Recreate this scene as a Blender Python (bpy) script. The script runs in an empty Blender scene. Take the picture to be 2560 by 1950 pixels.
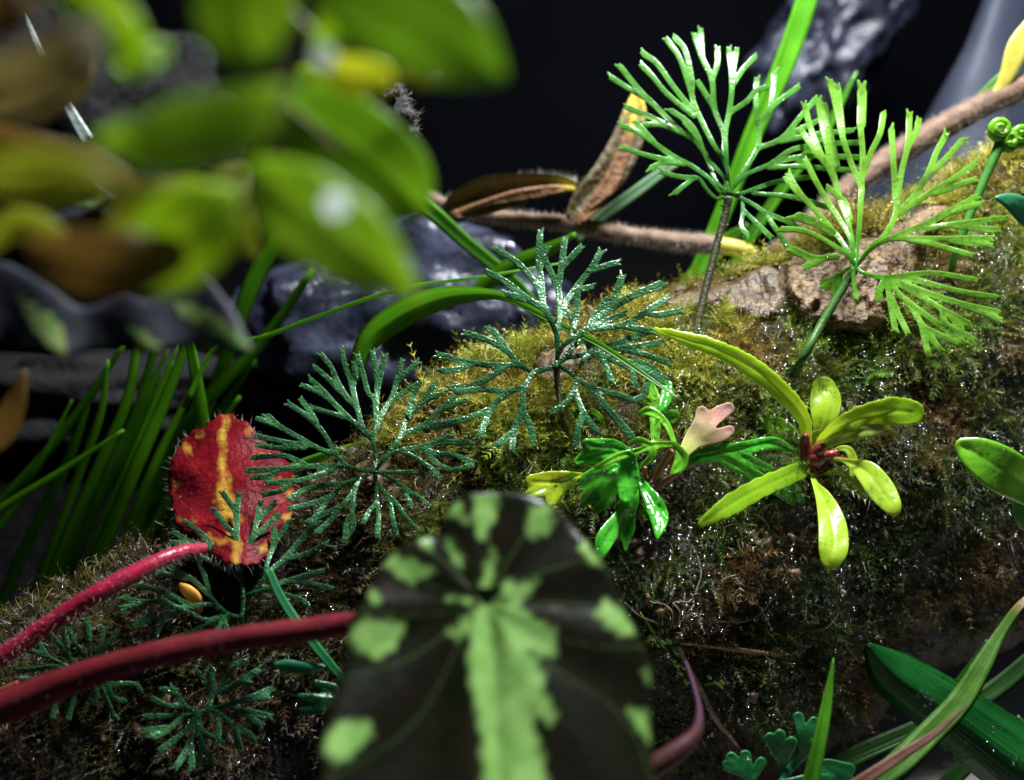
import bpy, bmesh, math, random
import numpy as np
from mathutils import Vector, noise
from mathutils.bvhtree import BVHTree

random.seed(7)
rng = np.random.default_rng(7)
scene = bpy.context.scene
C = scene.collection

# ------------------------------------------------------------------ camera
FPX = 2217.0                      # focal length in photograph pixels
PITCH = math.radians(32)
CAM = np.array([0.0, 0.0, 0.21])
RIGHT = np.array([1.0, 0, 0])
FWD = np.array([0, math.cos(PITCH), -math.sin(PITCH)])
UP = np.array([0, math.sin(PITCH), math.cos(PITCH)])
cam_data = bpy.data.cameras.new('camera')
cam = bpy.data.objects.new('camera', cam_data); C.objects.link(cam)
cam.location = CAM; cam.rotation_euler = (math.pi / 2 - PITCH, 0, 0)
cam_data.sensor_fit = 'HORIZONTAL'; cam_data.sensor_width = 36
cam_data.lens = FPX / 2560 * 36
cam_data.clip_start = 0.005; cam_data.clip_end = 20
cam_data.dof.use_dof = True; cam_data.dof.focus_distance = 0.190
cam_data.dof.aperture_fstop = 9.0
scene.camera = cam

# ------------------------------------------------------------------ light
world = bpy.data.worlds.new('World'); scene.world = world; world.use_nodes = True
bg = world.node_tree.nodes['Background']
bg.inputs[0].default_value = (0.55, 0.65, 1.0, 1); bg.inputs[1].default_value = 0.04

def area(name, loc, target, sx, sy, power, col):
    d = bpy.data.lights.new(name, 'AREA'); d.shape = 'RECTANGLE'; d.size = sx; d.size_y = sy
    d.energy = power; d.color = col
    o = bpy.data.objects.new(name, d); C.objects.link(o)
    o.location = loc
    o.rotation_euler = (Vector(target) - Vector(loc)).to_track_quat('-Z', 'Y').to_euler()
    return o
# the tank's lamp: a short bar of cool white light over the log, a little to the right
area('tank_lamp', (0.085, 0.275, 0.365), (0.05, 0.175, 0.10), 0.10, 0.03, 3.7, (0.93, 0.97, 1.0))
scene.view_settings.view_transform = 'Standard'
scene.view_settings.look = 'None'
scene.view_settings.exposure = 0.0
scene.view_settings.gamma = 1.0
scene.view_settings.use_curve_mapping = False
cy = scene.cycles
cy.use_denoising = True
cy.max_bounces = 6; cy.diffuse_bounces = 3; cy.glossy_bounces = 3
cy.transmission_bounces = 4; cy.transparent_max_bounces = 12
cy.sample_clamp_indirect = 3.0; cy.sample_clamp_direct = 0
cy.caustics_reflective = False; cy.caustics_refractive = False

# ------------------------------------------------------------------ helpers
def P(x, y, d):
    """photograph pixel + distance along the view axis (m) -> world points"""
    x = np.asarray(x, float); y = np.asarray(y, float); d = np.asarray(d, float)
    return (CAM + (d * (x - 1280) / FPX)[..., None] * RIGHT + (d * (975 - y) / FPX)[..., None] * UP
            + d[..., None] * FWD)

def to_px(p):
    q = p - CAM
    d = q @ FWD
    return 1280 + FPX * (q @ RIGHT) / d, 975 - FPX * (q @ UP) / d, d

BASE = {}
def thing(name, label, cat, base, group=None):
    o = bpy.data.objects.new(name, None); C.objects.link(o)
    o.empty_display_size = 0.005
    o.location = base; BASE[o.name] = np.array(base, float)
    o['label'] = label; o['category'] = cat
    if group: o['group'] = group
    return o

def base_of(o):
    while o.parent: o = o.parent
    return BASE.get(o.name, np.zeros(3))

def finish(name, me, mat, parent, smooth=True):
    if smooth:
        me.polygons.foreach_set('use_smooth', np.ones(len(me.polygons), bool))
    if mat: me.materials.append(mat)
    o = bpy.data.objects.new(name, me); C.objects.link(o)
    if parent: o.parent = parent
    return o

def part(name, parent, verts, faces, mat, attrs=None, cols=None, smooth=True):
    """mesh from world-space verts; stored relative to its thing's base"""
    v = np.asarray(verts, float)
    b = base_of(parent) if parent else np.zeros(3)
    me = bpy.data.meshes.new(name)
    if isinstance(faces, np.ndarray):          # uniform faces, fast path
        k = faces.shape[1]; n = len(faces)
        me.vertices.add(len(v)); me.vertices.foreach_set('co', (v - b).astype(np.float32).ravel())
        me.loops.add(n * k); me.loops.foreach_set('vertex_index', faces.astype(np.int32).ravel())
        me.polygons.add(n)
        me.polygons.foreach_set('loop_start', np.arange(0, n * k, k, dtype=np.int32))
        me.polygons.foreach_set('loop_total', np.full(n, k, dtype=np.int32))
        me.update(calc_edges=True)
    else:
        me.from_pydata((v - b).tolist(), [], faces); me.update()
    if attrs:
        for kname, arr in attrs.items():
            a = me.attributes.new(kname, 'FLOAT', 'POINT'); a.data.foreach_set('value', np.asarray(arr, np.float32))
    if cols is not None:
        a = me.color_attributes.new('col', 'FLOAT_COLOR', 'POINT')
        cc = np.ones((len(v), 4), np.float32); cc[:, :3] = cols
        a.data.foreach_set('color', cc.ravel())
    return finish(name, me, mat, parent, smooth)

def tagged(o, label, cat=None, group=None, kind=None):
    if label: o['label'] = label
    if cat: o['category'] = cat
    if group: o['group'] = group
    if kind: o['kind'] = kind
    return o

def catmull(pts, n):
    pts = np.asarray(pts, float)
    m = len(pts)
    if m == 2:
        t = np.linspace(0, 1, n)[:, None]; return pts[0] * (1 - t) + pts[1] * t
    q = np.vstack([2 * pts[0] - pts[1], pts, 2 * pts[-1] - pts[-2]])
    u = np.linspace(0, m - 1 - 1e-9, n); i = u.astype(int); t = (u - i)[:, None]
    a, b, c, d = q[i], q[i + 1], q[i + 2], q[i + 3]
    r = 0.5 * (2 * b + (c - a) * t + (2 * a - 5 * b + 4 * c - d) * t ** 2 + (3 * b - a - 3 * c + d) * t ** 3)
    # widths and depths must not overshoot
    if pts.shape[1] > 2:
        lo = np.minimum(b[:, 2:], c[:, 2:]); hi = np.maximum(b[:, 2:], c[:, 2:])
        r[:, 2:] = np.clip(r[:, 2:], lo, hi)
    return r

# ---- leaf blades from an implicit field: lobes are tapering strokes that run into one another
def stroke_field(paths, X, Y, blend=1.5):
    """paths: list of (n,4) arrays x,y,halfwidth,depth. returns field, depth, distance to midline"""
    per = []; num = 0; den = 0; mid = np.full(X.shape, 1e9)
    S_all = []; D_all = []
    for p in paths:
        best = np.full(X.shape, -1e9)
        for a, b in zip(p[:-1], p[1:]):
            ab = b[:2] - a[:2]; L = ab @ ab + 1e-9
            t = np.clip(((X - a[0]) * ab[0] + (Y - a[1]) * ab[1]) / L, 0, 1)
            dist = np.hypot(X - a[0] - t * ab[0], Y - a[1] - t * ab[1])
            s = a[2] + t * (b[2] - a[2]) - dist
            best = np.maximum(best, s); mid = np.minimum(mid, dist)
            S_all.append(s); D_all.append(a[3] + t * (b[3] - a[3]))
        per.append(best)
    per = np.array(per); mx = per.max(0)
    f = mx + blend * (np.log(np.exp((per - mx) / blend).sum(0)))
    S_all = np.array(S_all); D_all = np.array(D_all)
    w = np.exp(np.clip((S_all - S_all.max(0)) / 5.0, -30, 0))
    return f, (w * D_all).sum(0) / w.sum(0), mid

def poly_sdf(poly, X, Y):
    """signed distance (positive inside) to a polygon"""
    poly = np.asarray(poly, float); q = np.roll(poly, -1, 0)
    best = np.full(X.shape, 1e18); inside = np.zeros(X.shape, bool)
    for a, b in zip(poly, q):
        ab = b - a; L = ab @ ab + 1e-9
        t = np.clip(((X - a[0]) * ab[0] + (Y - a[1]) * ab[1]) / L, 0, 1)
        best = np.minimum(best, (X - a[0] - t * ab[0]) ** 2 + (Y - a[1] - t * ab[1]) ** 2)
        cond = ((a[1] > Y) != (b[1] > Y))
        xin = (b[0] - a[0]) * (Y - a[1]) / (b[1] - a[1] + 1e-12) + a[0]
        inside ^= cond & (X < xin)
    return np.where(inside, 1, -1) * np.sqrt(best)

def sheet(F, D, H, x0, y0, step, under=0.6, extra=None):
    """solid lens-edged sheet where F>0. F,D,H are (ny,nx) grids; returns verts, faces, attrs, top mask"""
    ny, nx = F.shape
    ins = F > 0
    vx = []; vy = []; vd = []; ve = []
    idx_t = -np.ones((ny, nx), int); idx_b = -np.ones((ny, nx), int)
    jj, ii = np.nonzero(ins)
    n = len(jj)
    idx_t[jj, ii] = np.arange(n); idx_b[jj, ii] = n + np.arange(n)
    px = x0 + ii * step; py = y0 + jj * step
    E = extra if extra is not None else np.zeros_like(F)
    X = list(np.concatenate([px, px]).astype(float)); Yv = list(np.concatenate([py, py]).astype(float))
    Z = list(np.concatenate([D[jj, ii] - H[jj, ii], D[jj, ii] + under * H[jj, ii]])); EX = list(np.concatenate([E[jj, ii]] * 2))
    edge = {}
    def cross(j0, i0, j1, i1):
        key = (j0, i0, j1, i1) if (j0, i0) < (j1, i1) else (j1, i1, j0, i0)
        k = edge.get(key)
        if k is None:
            a = F[j0, i0]; b = F[j1, i1]; t = min(max(a / (a - b), 0.02), 0.98)
            k = len(X); edge[key] = k
            X.append(x0 + (i0 + t * (i1 - i0)) * step); Yv.append(y0 + (j0 + t * (j1 - j0)) * step)
            Z.append(D[j0, i0] * (1 - t) + D[j1, i1] * t); EX.append(E[j0, i0] * (1 - t) + E[j1, i1] * t)
        return k
    anyc = ins[:-1, :-1] | ins[1:, :-1] | ins[:-1, 1:] | ins[1:, 1:]
    faces = []
    for j, i in zip(*np.nonzero(anyc)):
        cs = ((j, i), (j, i + 1), (j + 1, i + 1), (j + 1, i))
        top = []; bot = []
        for k in range(4):
            a = cs[k]; b = cs[(k + 1) & 3]
            if ins[a]: top.append(idx_t[a]); bot.append(idx_b[a])
            if ins[a] != ins[b]:
                e = cross(a[0], a[1], b[0], b[1]); top.append(e); bot.append(e)
        if len(top) > 2:
            faces.append(tuple(int(q) for q in reversed(top)))
            faces.append(tuple(int(q) for q in bot))
    return np.array(X), np.array(Yv), np.array(Z), np.array(EX), faces, n

def crisp_rim(o, ntop):
    """a thin blade: upper and lower face meet in an edge instead of shading into one another"""
    me = o.data; ev = np.empty(len(me.edges) * 2, np.int32); me.edges.foreach_get('vertices', ev)
    sh = (ev.reshape(-1, 2) >= 2 * ntop).all(1)
    a = me.attributes.get('sharp_edge') or me.attributes.new('sharp_edge', 'BOOLEAN', 'EDGE')
    a.data.foreach_set('value', sh)

def prep(paths, depth, wscale=1.0, res=6):
    """raw paths [(x,y,w[,d]), ...] -> resampled (n,4)"""
    out = []
    for p in paths:
        q = []
        for pt in p:
            x, y, w = pt[:3]
            d = pt[3] if len(pt) > 3 else depth(x, y)
            q.append((x, y, w * wscale, d))
        n = max(2, (len(q) - 1) * res + 1)
        out.append(catmull(q, n))
    return out

def blade(name, parent, paths, mat, depth=None, step=3.0, thick=0.0003, round_px=8.0, blend=1.5, rib=0.0,
          rib_px=6.0, wave=0.0, wave_px=60.0, hub=None, hub_r=200.0, jag=0.0):
    pp = prep(paths, depth)
    al = np.vstack(pp); pad = al[:, 2].max() + 2 * step
    x0, y0 = al[:, 0].min() - pad, al[:, 1].min() - pad
    nx = int((al[:, 0].max() + pad - x0) / step) + 2; ny = int((al[:, 1].max() + pad - y0) / step) + 2
    X, Y = np.meshgrid(x0 + np.arange(nx) * step, y0 + np.arange(ny) * step)
    f, d, mid = stroke_field(pp, X, Y, blend)
    if jag:
        ph = rng.uniform(0, 6)
        f = f + jag * (np.sin(X * 0.11 + ph) * np.sin(Y * 0.13 + 2 * ph) + 0.5 * np.sin(X * 0.31 + Y * 0.23 + ph))
    t = np.clip(f / round_px, 0, 1)
    h = thick * np.sqrt(np.clip(1 - (1 - t) ** 2, 0, 1))
    if rib:
        d = d + rib * np.exp(-(mid / rib_px) ** 2)
    if wave:
        ph = rng.uniform(0, 6, 3)
        d = d + wave * (np.sin(X / wave_px * 2 + ph[0]) * np.sin(Y / wave_px * 1.7 + ph[1]) + 0.1 * np.sin((X + Y) / wave_px * 4.1 + ph[2]))
    e = None
    if hub is not None:
        e = np.clip(np.hypot(X - hub[0], Y - hub[1]) / hub_r, 0, 1)
    gx, gy, gz, ge, faces, ntop = sheet(f, d, h, x0, y0, step, extra=e)
    if not len(gx): return None, None
    W = P(gx, gy, gz)
    o = part(name, parent, W, faces, mat, {'mix': ge} if hub is not None else None)
    crisp_rim(o, ntop)
    return o, W[:ntop]

def ribbon(name, parent, pts, mat, n=28, fold=0.25, twist=0.0, thick=0.00015, attr=True, toward=1):
    """strap leaf / grass blade. pts: (x,y,d,halfwidth_px)"""
    q = catmull([(p[0], p[1], p[2], p[3]) for p in pts], n)
    Cn = P(q[:, 0], q[:, 1], q[:, 2]); hw = np.maximum(q[:, 3], 0.6) * q[:, 2] / FPX
    T = np.gradient(Cn, axis=0); T /= np.linalg.norm(T, axis=1)[:, None]
    V = Cn - CAM; V /= np.linalg.norm(V, axis=1)[:, None]
    Lt = np.cross(T, V); Lt /= np.linalg.norm(Lt, axis=1)[:, None]
    Nn = np.cross(Lt, T); Nn *= -np.sign((Nn * V).sum(1))[:, None]     # towards the viewer's side
    ang = np.linspace(twist if np.isscalar(twist) else twist[0], twist if np.isscalar(twist) else twist[1], n)
    L2 = Lt * np.cos(ang)[:, None] + Nn * np.sin(ang)[:, None]
    N2 = Nn * np.cos(ang)[:, None] - Lt * np.sin(ang)[:, None]
    ss = np.array([-1, -.55, -.12, 0, .12, .55, 1.0]); prof = fold * (np.abs(ss) ** 1.3) * toward
    ring = []
    tt = np.minimum(thick, hw * 0.5)[:, None]
    for s, h in zip(ss, prof):
        ring.append(Cn + L2 * (s * hw)[:, None] + N2 * (h * hw)[:, None] + N2 * tt * (1 - abs(s)))
    for s, h in list(zip(ss, prof))[-2:0:-1]:
        ring.append(Cn + L2 * (s * hw)[:, None] + N2 * (h * hw)[:, None] - N2 * tt * (1 - abs(s)))
    R = np.array(ring); k = len(ring)
    V3 = R.transpose(1, 0, 2).reshape(-1, 3)
    faces = []
    for i in range(n - 1):
        for j in range(k):
            faces.append((i * k + j, i * k + (j + 1) % k, (i + 1) * k + (j + 1) % k, (i + 1) * k + j))
    faces.append(tuple(range(k))[::-1]); faces.append(tuple((n - 1) * k + j for j in range(k)))
    sidev = np.tile(np.concatenate([ss, ss[-2:0:-1]]), n)
    mixv = np.tile(np.array([abs(s) for s in ss] + [abs(s) for s in ss[-2:0:-1]]), n)
    along = np.repeat(np.linspace(0, 1, n), k)
    return part(name, parent, V3, faces, mat, {'mix': mixv, 'along': along, 'side': sidev})

def tube(name, parent, pts, mat, n=24, k=10, rough=0.0, scale=900.0, worldpts=None, seed=0.0):
    """round stem. pts: (x,y,d,radius_px) or worldpts (n,4) with radius in m"""
    if worldpts is None:
        q = catmull([(p[0], p[1], p[2], p[3]) for p in pts], n)
        Cn = P(q[:, 0], q[:, 1], q[:, 2]); r = q[:, 3] * q[:, 2] / FPX
    else:
        q = catmull(worldpts, n); Cn = q[:, :3]; r = q[:, 3]
    T = np.gradient(Cn, axis=0); T /= np.linalg.norm(T, axis=1)[:, None] + 1e-12
    ref = np.array([0.3, -0.8, 0.52]); A = np.cross(T, ref); A /= np.linalg.norm(A, axis=1)[:, None] + 1e-12
    B = np.cross(T, A)
    th = np.linspace(0, 2 * np.pi, k, endpoint=False)
    V3 = Cn[:, None, :] + r[:, None, None] * (np.cos(th)[None, :, None] * A[:, None, :] + np.sin(th)[None, :, None] * B[:, None, :])
    nr = (V3 - Cn[:, None, :]) / (r[:, None, None] + 1e-12)
    V3 = V3.reshape(-1, 3); nr = nr.reshape(-1, 3)
    if rough:
        dd = np.array([noise.noise(Vector((p * scale + seed).tolist())) + 0.5 * noise.noise(Vector((p * scale * 2.7 + seed).tolist())) for p in V3])
        V3 = V3 + nr * (dd * rough)[:, None]
    faces = []
    for i in range(n - 1):
        for j in range(k):
            faces.append((i * k + j, (i + 1) * k + j, (i + 1) * k + (j + 1) % k, i * k + (j + 1) % k))
    faces.append(tuple(range(k))); faces.append(tuple((n - 1) * k + j for j in range(k))[::-1])
    along = np.repeat(np.linspace(0, 1, n), k)
    o = part(name, parent, V3, faces, mat, {'along': along, 'mix': along})
    return o, V3, nr

ICO_V = None
def ico():
    global ICO_V, ICO_F
    if ICO_V is None:
        bm = bmesh.new(); bmesh.ops.create_icosphere(bm, subdivisions=1, radius=1.0)
        bm.verts.ensure_lookup_table()
        ICO_V = np.array([v.co[:] for v in bm.verts]); ICO_F = np.array([[v.index for v in f.verts] for f in bm.faces]); bm.free()
    return ICO_V, ICO_F

def beads(name, parent, pts, radii, mat, squash=None):
    """many small drops joined into one piece"""
    v, f = ico()
    pts = np.asarray(pts); n = len(pts)
    sc = np.ones((n, 3)) if squash is None else squash
    V3 = pts[:, None, :] + v[None] * radii[:, None, None] * sc[:, None, :]
    F = (f[None] + (np.arange(n) * len(v))[:, None, None]).reshape(-1, 3)
    o = part(name, parent, V3.reshape(-1, 3), F, mat)
    o['kind'] = 'stuff'
    return o

def hairs(name, parent, V3, nr, mat, n=400, length=0.0014, width=0.00003, lean=0.3):
    i = rng.integers(0, len(V3), n); j_ = np.minimum(i + rng.integers(0, 14, n), len(V3) - 1); s_ = rng.random(n)[:, None] if np.linalg.norm(V3[1] - V3[0]) < .002 else np.ones((n, 1)); p = V3[i] * s_ + V3[j_] * (1 - s_); d = nr[i] * s_ + nr[j_] * (1 - s_) + rng.normal(0, lean, (n, 3))
    d /= np.linalg.norm(d, axis=1)[:, None]
    L = length * rng.uniform(0.5, 1.25, n)[:, None]
    side = np.cross(d, rng.normal(0, 1, (n, 3))); side /= np.linalg.norm(side, axis=1)[:, None]
    bend = rng.normal(0, 0.25, (n, 3))
    a = p - side * width; b = p + side * width
    c = p + d * L * 0.5 + side * width * .7; c2 = p + d * L * .5 - side * width * .7
    e = p + (d + bend) * L
    V = np.stack([a, b, c, c2, e], 1).reshape(-1, 3)
    base = (np.arange(n) * 5)[:, None]
    F = np.concatenate([base + np.array([[0, 1, 2]]), base + np.array([[0, 2, 3]]), base + np.array([[3, 2, 4]])])
    o = part(name, parent, V, F, mat, smooth=False); o['kind'] = 'stuff'
    return o

# ------------------------------------------------------------------ materials
def nodes_of(name):
    m = bpy.data.materials.new(name); m.use_nodes = True
    nt = m.node_tree; nt.nodes.clear()
    return m, nt, nt.nodes, nt.links

def bump_chain(nt, nd, lk, specs):
    """specs: list of (scale, strength, distance, detail)"""
    prev = None
    tc = nd.new('ShaderNodeTexCoord')
    for sc, st, di, de in specs:
        nz = nd.new('ShaderNodeTexNoise'); nz.inputs['Scale'].default_value = sc; nz.inputs['Detail'].default_value = de
        lk.new(tc.outputs['Object'], nz.inputs['Vector'])
        b = nd.new('ShaderNodeBump'); b.inputs['Strength'].default_value = st; b.inputs['Distance'].default_value = di
        lk.new(nz.outputs['Fac'], b.inputs['Height'])
        if prev: lk.new(prev.outputs['Normal'], b.inputs['Normal'])
        prev = b
    return prev

def ramp_noise(nt, nd, lk, scale, c1, c2, lo=.35, hi=.65, detail=4):
    tc = nd.new('ShaderNodeTexCoord')
    nz = nd.new('ShaderNodeTexNoise'); nz.inputs['Scale'].default_value = scale; nz.inputs['Detail'].default_value = detail
    lk.new(tc.outputs['Object'], nz.inputs['Vector'])
    r = nd.new('ShaderNodeValToRGB')
    r.color_ramp.elements[0].position = lo; r.color_ramp.elements[0].color = (*c1, 1)
    r.color_ramp.elements[1].position = hi; r.color_ramp.elements[1].color = (*c2, 1)
    lk.new(nz.outputs['Fac'], r.inputs['Fac'])
    return r.outputs['Color']

def mixcol(nt, nd, lk, fac, a, b):
    m = nd.new('ShaderNodeMix'); m.data_type = 'RGBA'
    if isinstance(fac, float): m.inputs['Factor'].default_value = fac
    else: lk.new(fac, m.inputs['Factor'])
    for s, k in ((a, 'A'), (b, 'B')):
        if isinstance(s, tuple): [i for i in m.inputs if i.name == k and i.type == 'RGBA'][0].default_value = (*s, 1)
        else: lk.new(s, [i for i in m.inputs if i.name == k and i.type == 'RGBA'][0])
    return [o for o in m.outputs if o.type == 'RGBA'][0]

def attr(nd, name, out='Fac'):
    a = nd.new('ShaderNodeAttribute'); a.attribute_name = name; return a.outputs[out]

def plant(name, c1, c2, hub=None, mix='mix', trans=0.3, rough=0.32, scale=350, bumps=((1800, .35, .0002, 3),), coat=0.0,
          spec=0.5, along=None, tcol=None, veins=0.0, tip=None):
    """leaf tissue: mottled colour, a wet skin and light passing through"""
    m, nt, nd, lk = nodes_of(name)
    col = ramp_noise(nt, nd, lk, scale, c1, c2)
    if hub is not None:
        r = nd.new('ShaderNodeValToRGB'); r.color_ramp.elements[0].position = 0.05; r.color_ramp.elements[1].position = 0.55
        lk.new(attr(nd, mix), r.inputs['Fac'])
        if tip is not None:
            r2 = nd.new('ShaderNodeValToRGB'); r2.color_ramp.elements[0].position = .5; r2.color_ramp.elements[1].position = 1.0
            lk.new(attr(nd, mix), r2.inputs['Fac']); col = mixcol(nt, nd, lk, r2.outputs['Color'], col, tip)
        col = mixcol(nt, nd, lk, r.outputs['Color'], hub, col)
    if along is not None:                       # (colour at the tip, start position)
        r = nd.new('ShaderNodeValToRGB'); r.color_ramp.elements[0].position = along[1]; r.color_ramp.elements[1].position = min(1, along[1] + along[2])
        lk.new(attr(nd, 'along'), r.inputs['Fac'])
        col = mixcol(nt, nd, lk, r.outputs['Color'], col, along[0])
    vn = None
    if veins:                                    # parallel veins of a strap leaf, and worn blotches
        cx = nd.new('ShaderNodeCombineXYZ')
        m1 = nd.new('ShaderNodeMath'); m1.operation = 'MULTIPLY'; m1.inputs[1].default_value = veins; lk.new(attr(nd, 'side'), m1.inputs[0])
        m2 = nd.new('ShaderNodeMath'); m2.operation = 'MULTIPLY'; m2.inputs[1].default_value = 2.5; lk.new(attr(nd, 'along'), m2.inputs[0])
        lk.new(m1.outputs[0], cx.inputs[0]); lk.new(m2.outputs[0], cx.inputs[1])
        vn = nd.new('ShaderNodeTexNoise'); vn.inputs['Scale'].default_value = 1.0; vn.inputs['Detail'].default_value = 3
        lk.new(cx.outputs[0], vn.inputs['Vector'])
        vr = nd.new('ShaderNodeValToRGB'); vr.color_ramp.elements[0].position = .35; vr.color_ramp.elements[1].position = .68
        vr.color_ramp.elements[0].color = (.62, .66, .6, 1); vr.color_ramp.elements[1].color = (1.25, 1.2, 1.0, 1)
        lk.new(vn.outputs['Fac'], vr.inputs['Fac'])
        mm = nd.new('ShaderNodeMix'); mm.data_type = 'RGBA'; mm.blend_type = 'MULTIPLY'; mm.inputs['Factor'].default_value = 1.0
        rg_ = [i for i in mm.inputs if i.type == 'RGBA']; lk.new(col, rg_[0]); lk.new(vr.outputs['Color'], rg_[1])
        col = [o for o in mm.outputs if o.type == 'RGBA'][0]
    p = nd.new('ShaderNodeBsdfPrincipled'); lk.new(col, p.inputs['Base Color'])
    p.inputs['Roughness'].default_value = rough; p.inputs['Specular IOR Level'].default_value = spec
    p.inputs['Coat Weight'].default_value = coat; p.inputs['Coat Roughness'].default_value = 0.1
    b = bump_chain(nt, nd, lk, bumps)
    if vn is not None:
        b2 = nd.new('ShaderNodeBump'); b2.inputs['Strength'].default_value = .6; b2.inputs['Distance'].default_value = .0003
        lk.new(vn.outputs['Fac'], b2.inputs['Height']); lk.new(b.outputs['Normal'], b2.inputs['Normal']); b = b2
    lk.new(b.outputs['Normal'], p.inputs['Normal']); lk.new(b.outputs['Normal'], p.inputs['Coat Normal'])
    out = nd.new('ShaderNodeOutputMaterial')
    if trans > 0:
        t = nd.new('ShaderNodeBsdfTranslucent')
        tc2 = mixcol(nt, nd, lk, 0.35, col, tcol or (min(1, c2[0] * 2.2), min(1, c2[1] * 1.9), c2[2] * 0.7))
        gm = nd.new('ShaderNodeGamma'); gm.inputs['Gamma'].default_value = .55; lk.new(tc2, gm.inputs['Color']); lk.new(gm.outputs[0], t.inputs['Color'])
        mx = nd.new('ShaderNodeMixShader'); mx.inputs[0].default_value = trans
        lk.new(p.outputs[0], mx.inputs[1]); lk.new(t.outputs[0], mx.inputs[2]); lk.new(mx.outputs[0], out.inputs[0])
    else:
        lk.new(p.outputs[0], out.inputs[0])
    return m

def patterned(name, dark1, dark2, pat1, pat2, trans=0.15, rough=0.3, bumps=((900, .4, .0003, 3),), soft=(.4, .6), scale=260, coat=0.3, vein=None, spec=.5):
    """begonia skin: 'pat' attribute carries the leaf's own markings"""
    m, nt, nd, lk = nodes_of(name)
    a = ramp_noise(nt, nd, lk, scale, dark1, dark2)
    b = ramp_noise(nt, nd, lk, scale * 1.3, pat1, pat2)
    r = nd.new('ShaderNodeValToRGB'); r.color_ramp.elements[0].position = soft[0]; r.color_ramp.elements[1].position = soft[1]
    lk.new(attr(nd, 'pat'), r.inputs['Fac'])
    col = mixcol(nt, nd, lk, r.outputs['Color'], a, b)
    p = nd.new('ShaderNodeBsdfPrincipled'); lk.new(col, p.inputs['Base Color'])
    p.inputs['Roughness'].default_value = rough; p.inputs['Specular IOR Level'].default_value = spec
    p.inputs['Coat Weight'].default_value = coat; p.inputs['Coat Roughness'].default_value = 0.25
    bb = bump_chain(nt, nd, lk, bumps); lk.new(bb.outputs['Normal'], p.inputs['Normal']); lk.new(bb.outputs['Normal'], p.inputs['Coat Normal'])
    t = nd.new('ShaderNodeBsdfTranslucent'); lk.new(col, t.inputs['Color'])
    mx = nd.new('ShaderNodeMixShader'); mx.inputs[0].default_value = trans
    lk.new(p.outputs[0], mx.inputs[1]); lk.new(t.outputs[0], mx.inputs[2])
    out = nd.new('ShaderNodeOutputMaterial'); lk.new(mx.outputs[0], out.inputs[0])
    return m

def solid(name, c1, c2, rough=0.6, scale=200, bumps=((600, .6, .0006, 6),), spec=0.5, coat=0.0, lo=.35, hi=.65, detail=6):
    m, nt, nd, lk = nodes_of(name)
    col = ramp_noise(nt, nd, lk, scale, c1, c2, lo, hi, detail)
    p = nd.new('ShaderNodeBsdfPrincipled'); lk.new(col, p.inputs['Base Color'])
    p.inputs['Roughness'].default_value = rough; p.inputs['Specular IOR Level'].default_value = spec
    p.inputs['Coat Weight'].default_value = coat; p.inputs['Coat Roughness'].default_value = .1
    b = bump_chain(nt, nd, lk, bumps); lk.new(b.outputs['Normal'], p.inputs['Normal']); lk.new(b.outputs['Normal'], p.inputs['Coat Normal'])
    out = nd.new('ShaderNodeOutputMaterial'); lk.new(p.outputs[0], out.inputs[0])
    return m

def colored(name, rough=0.45, trans=0.25, spec=0.5):
    """colour carried per strand"""
    m, nt, nd, lk = nodes_of(name)
    a = nd.new('ShaderNodeAttribute'); a.attribute_name = 'col'
    p = nd.new('ShaderNodeBsdfPrincipled'); lk.new(a.outputs['Color'], p.inputs['Base Color'])
    p.inputs['Roughness'].default_value = rough; p.inputs['Specular IOR Level'].default_value = spec
    t = nd.new('ShaderNodeBsdfTranslucent'); lk.new(a.outputs['Color'], t.inputs['Color'])
    mx = nd.new('ShaderNodeMixShader'); mx.inputs[0].default_value = trans
    lk.new(p.outputs[0], mx.inputs[1]); lk.new(t.outputs[0], mx.inputs[2])
    out = nd.new('ShaderNodeOutputMaterial'); lk.new(mx.outputs[0], out.inputs[0])
    return m

def water(name, tint=(1, 1, 1), gloss=1.0, ior=1.6):
    """clear drop: see-through body, mirror-like skin"""
    m, nt, nd, lk = nodes_of(name)
    fr = nd.new('ShaderNodeFresnel'); fr.inputs['IOR'].default_value = ior
    tr = nd.new('ShaderNodeBsdfTransparent'); tr.inputs['Color'].default_value = (*tint, 1)
    gl = nd.new('ShaderNodeBsdfGlossy'); gl.inputs['Roughness'].default_value = 0.08
    mn = nd.new('ShaderNodeMath'); mn.operation = 'MINIMUM'; mn.inputs[1].default_value = .28; lk.new(fr.outputs[0], mn.inputs[0])
    mx = nd.new('ShaderNodeMixShader')
    lk.new(mn.outputs[0], mx.inputs[0]); lk.new(tr.outputs[0], mx.inputs[1]); lk.new(gl.outputs[0], mx.inputs[2])
    out = nd.new('ShaderNodeOutputMaterial'); lk.new(mx.outputs[0], out.inputs[0])
    return m

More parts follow.
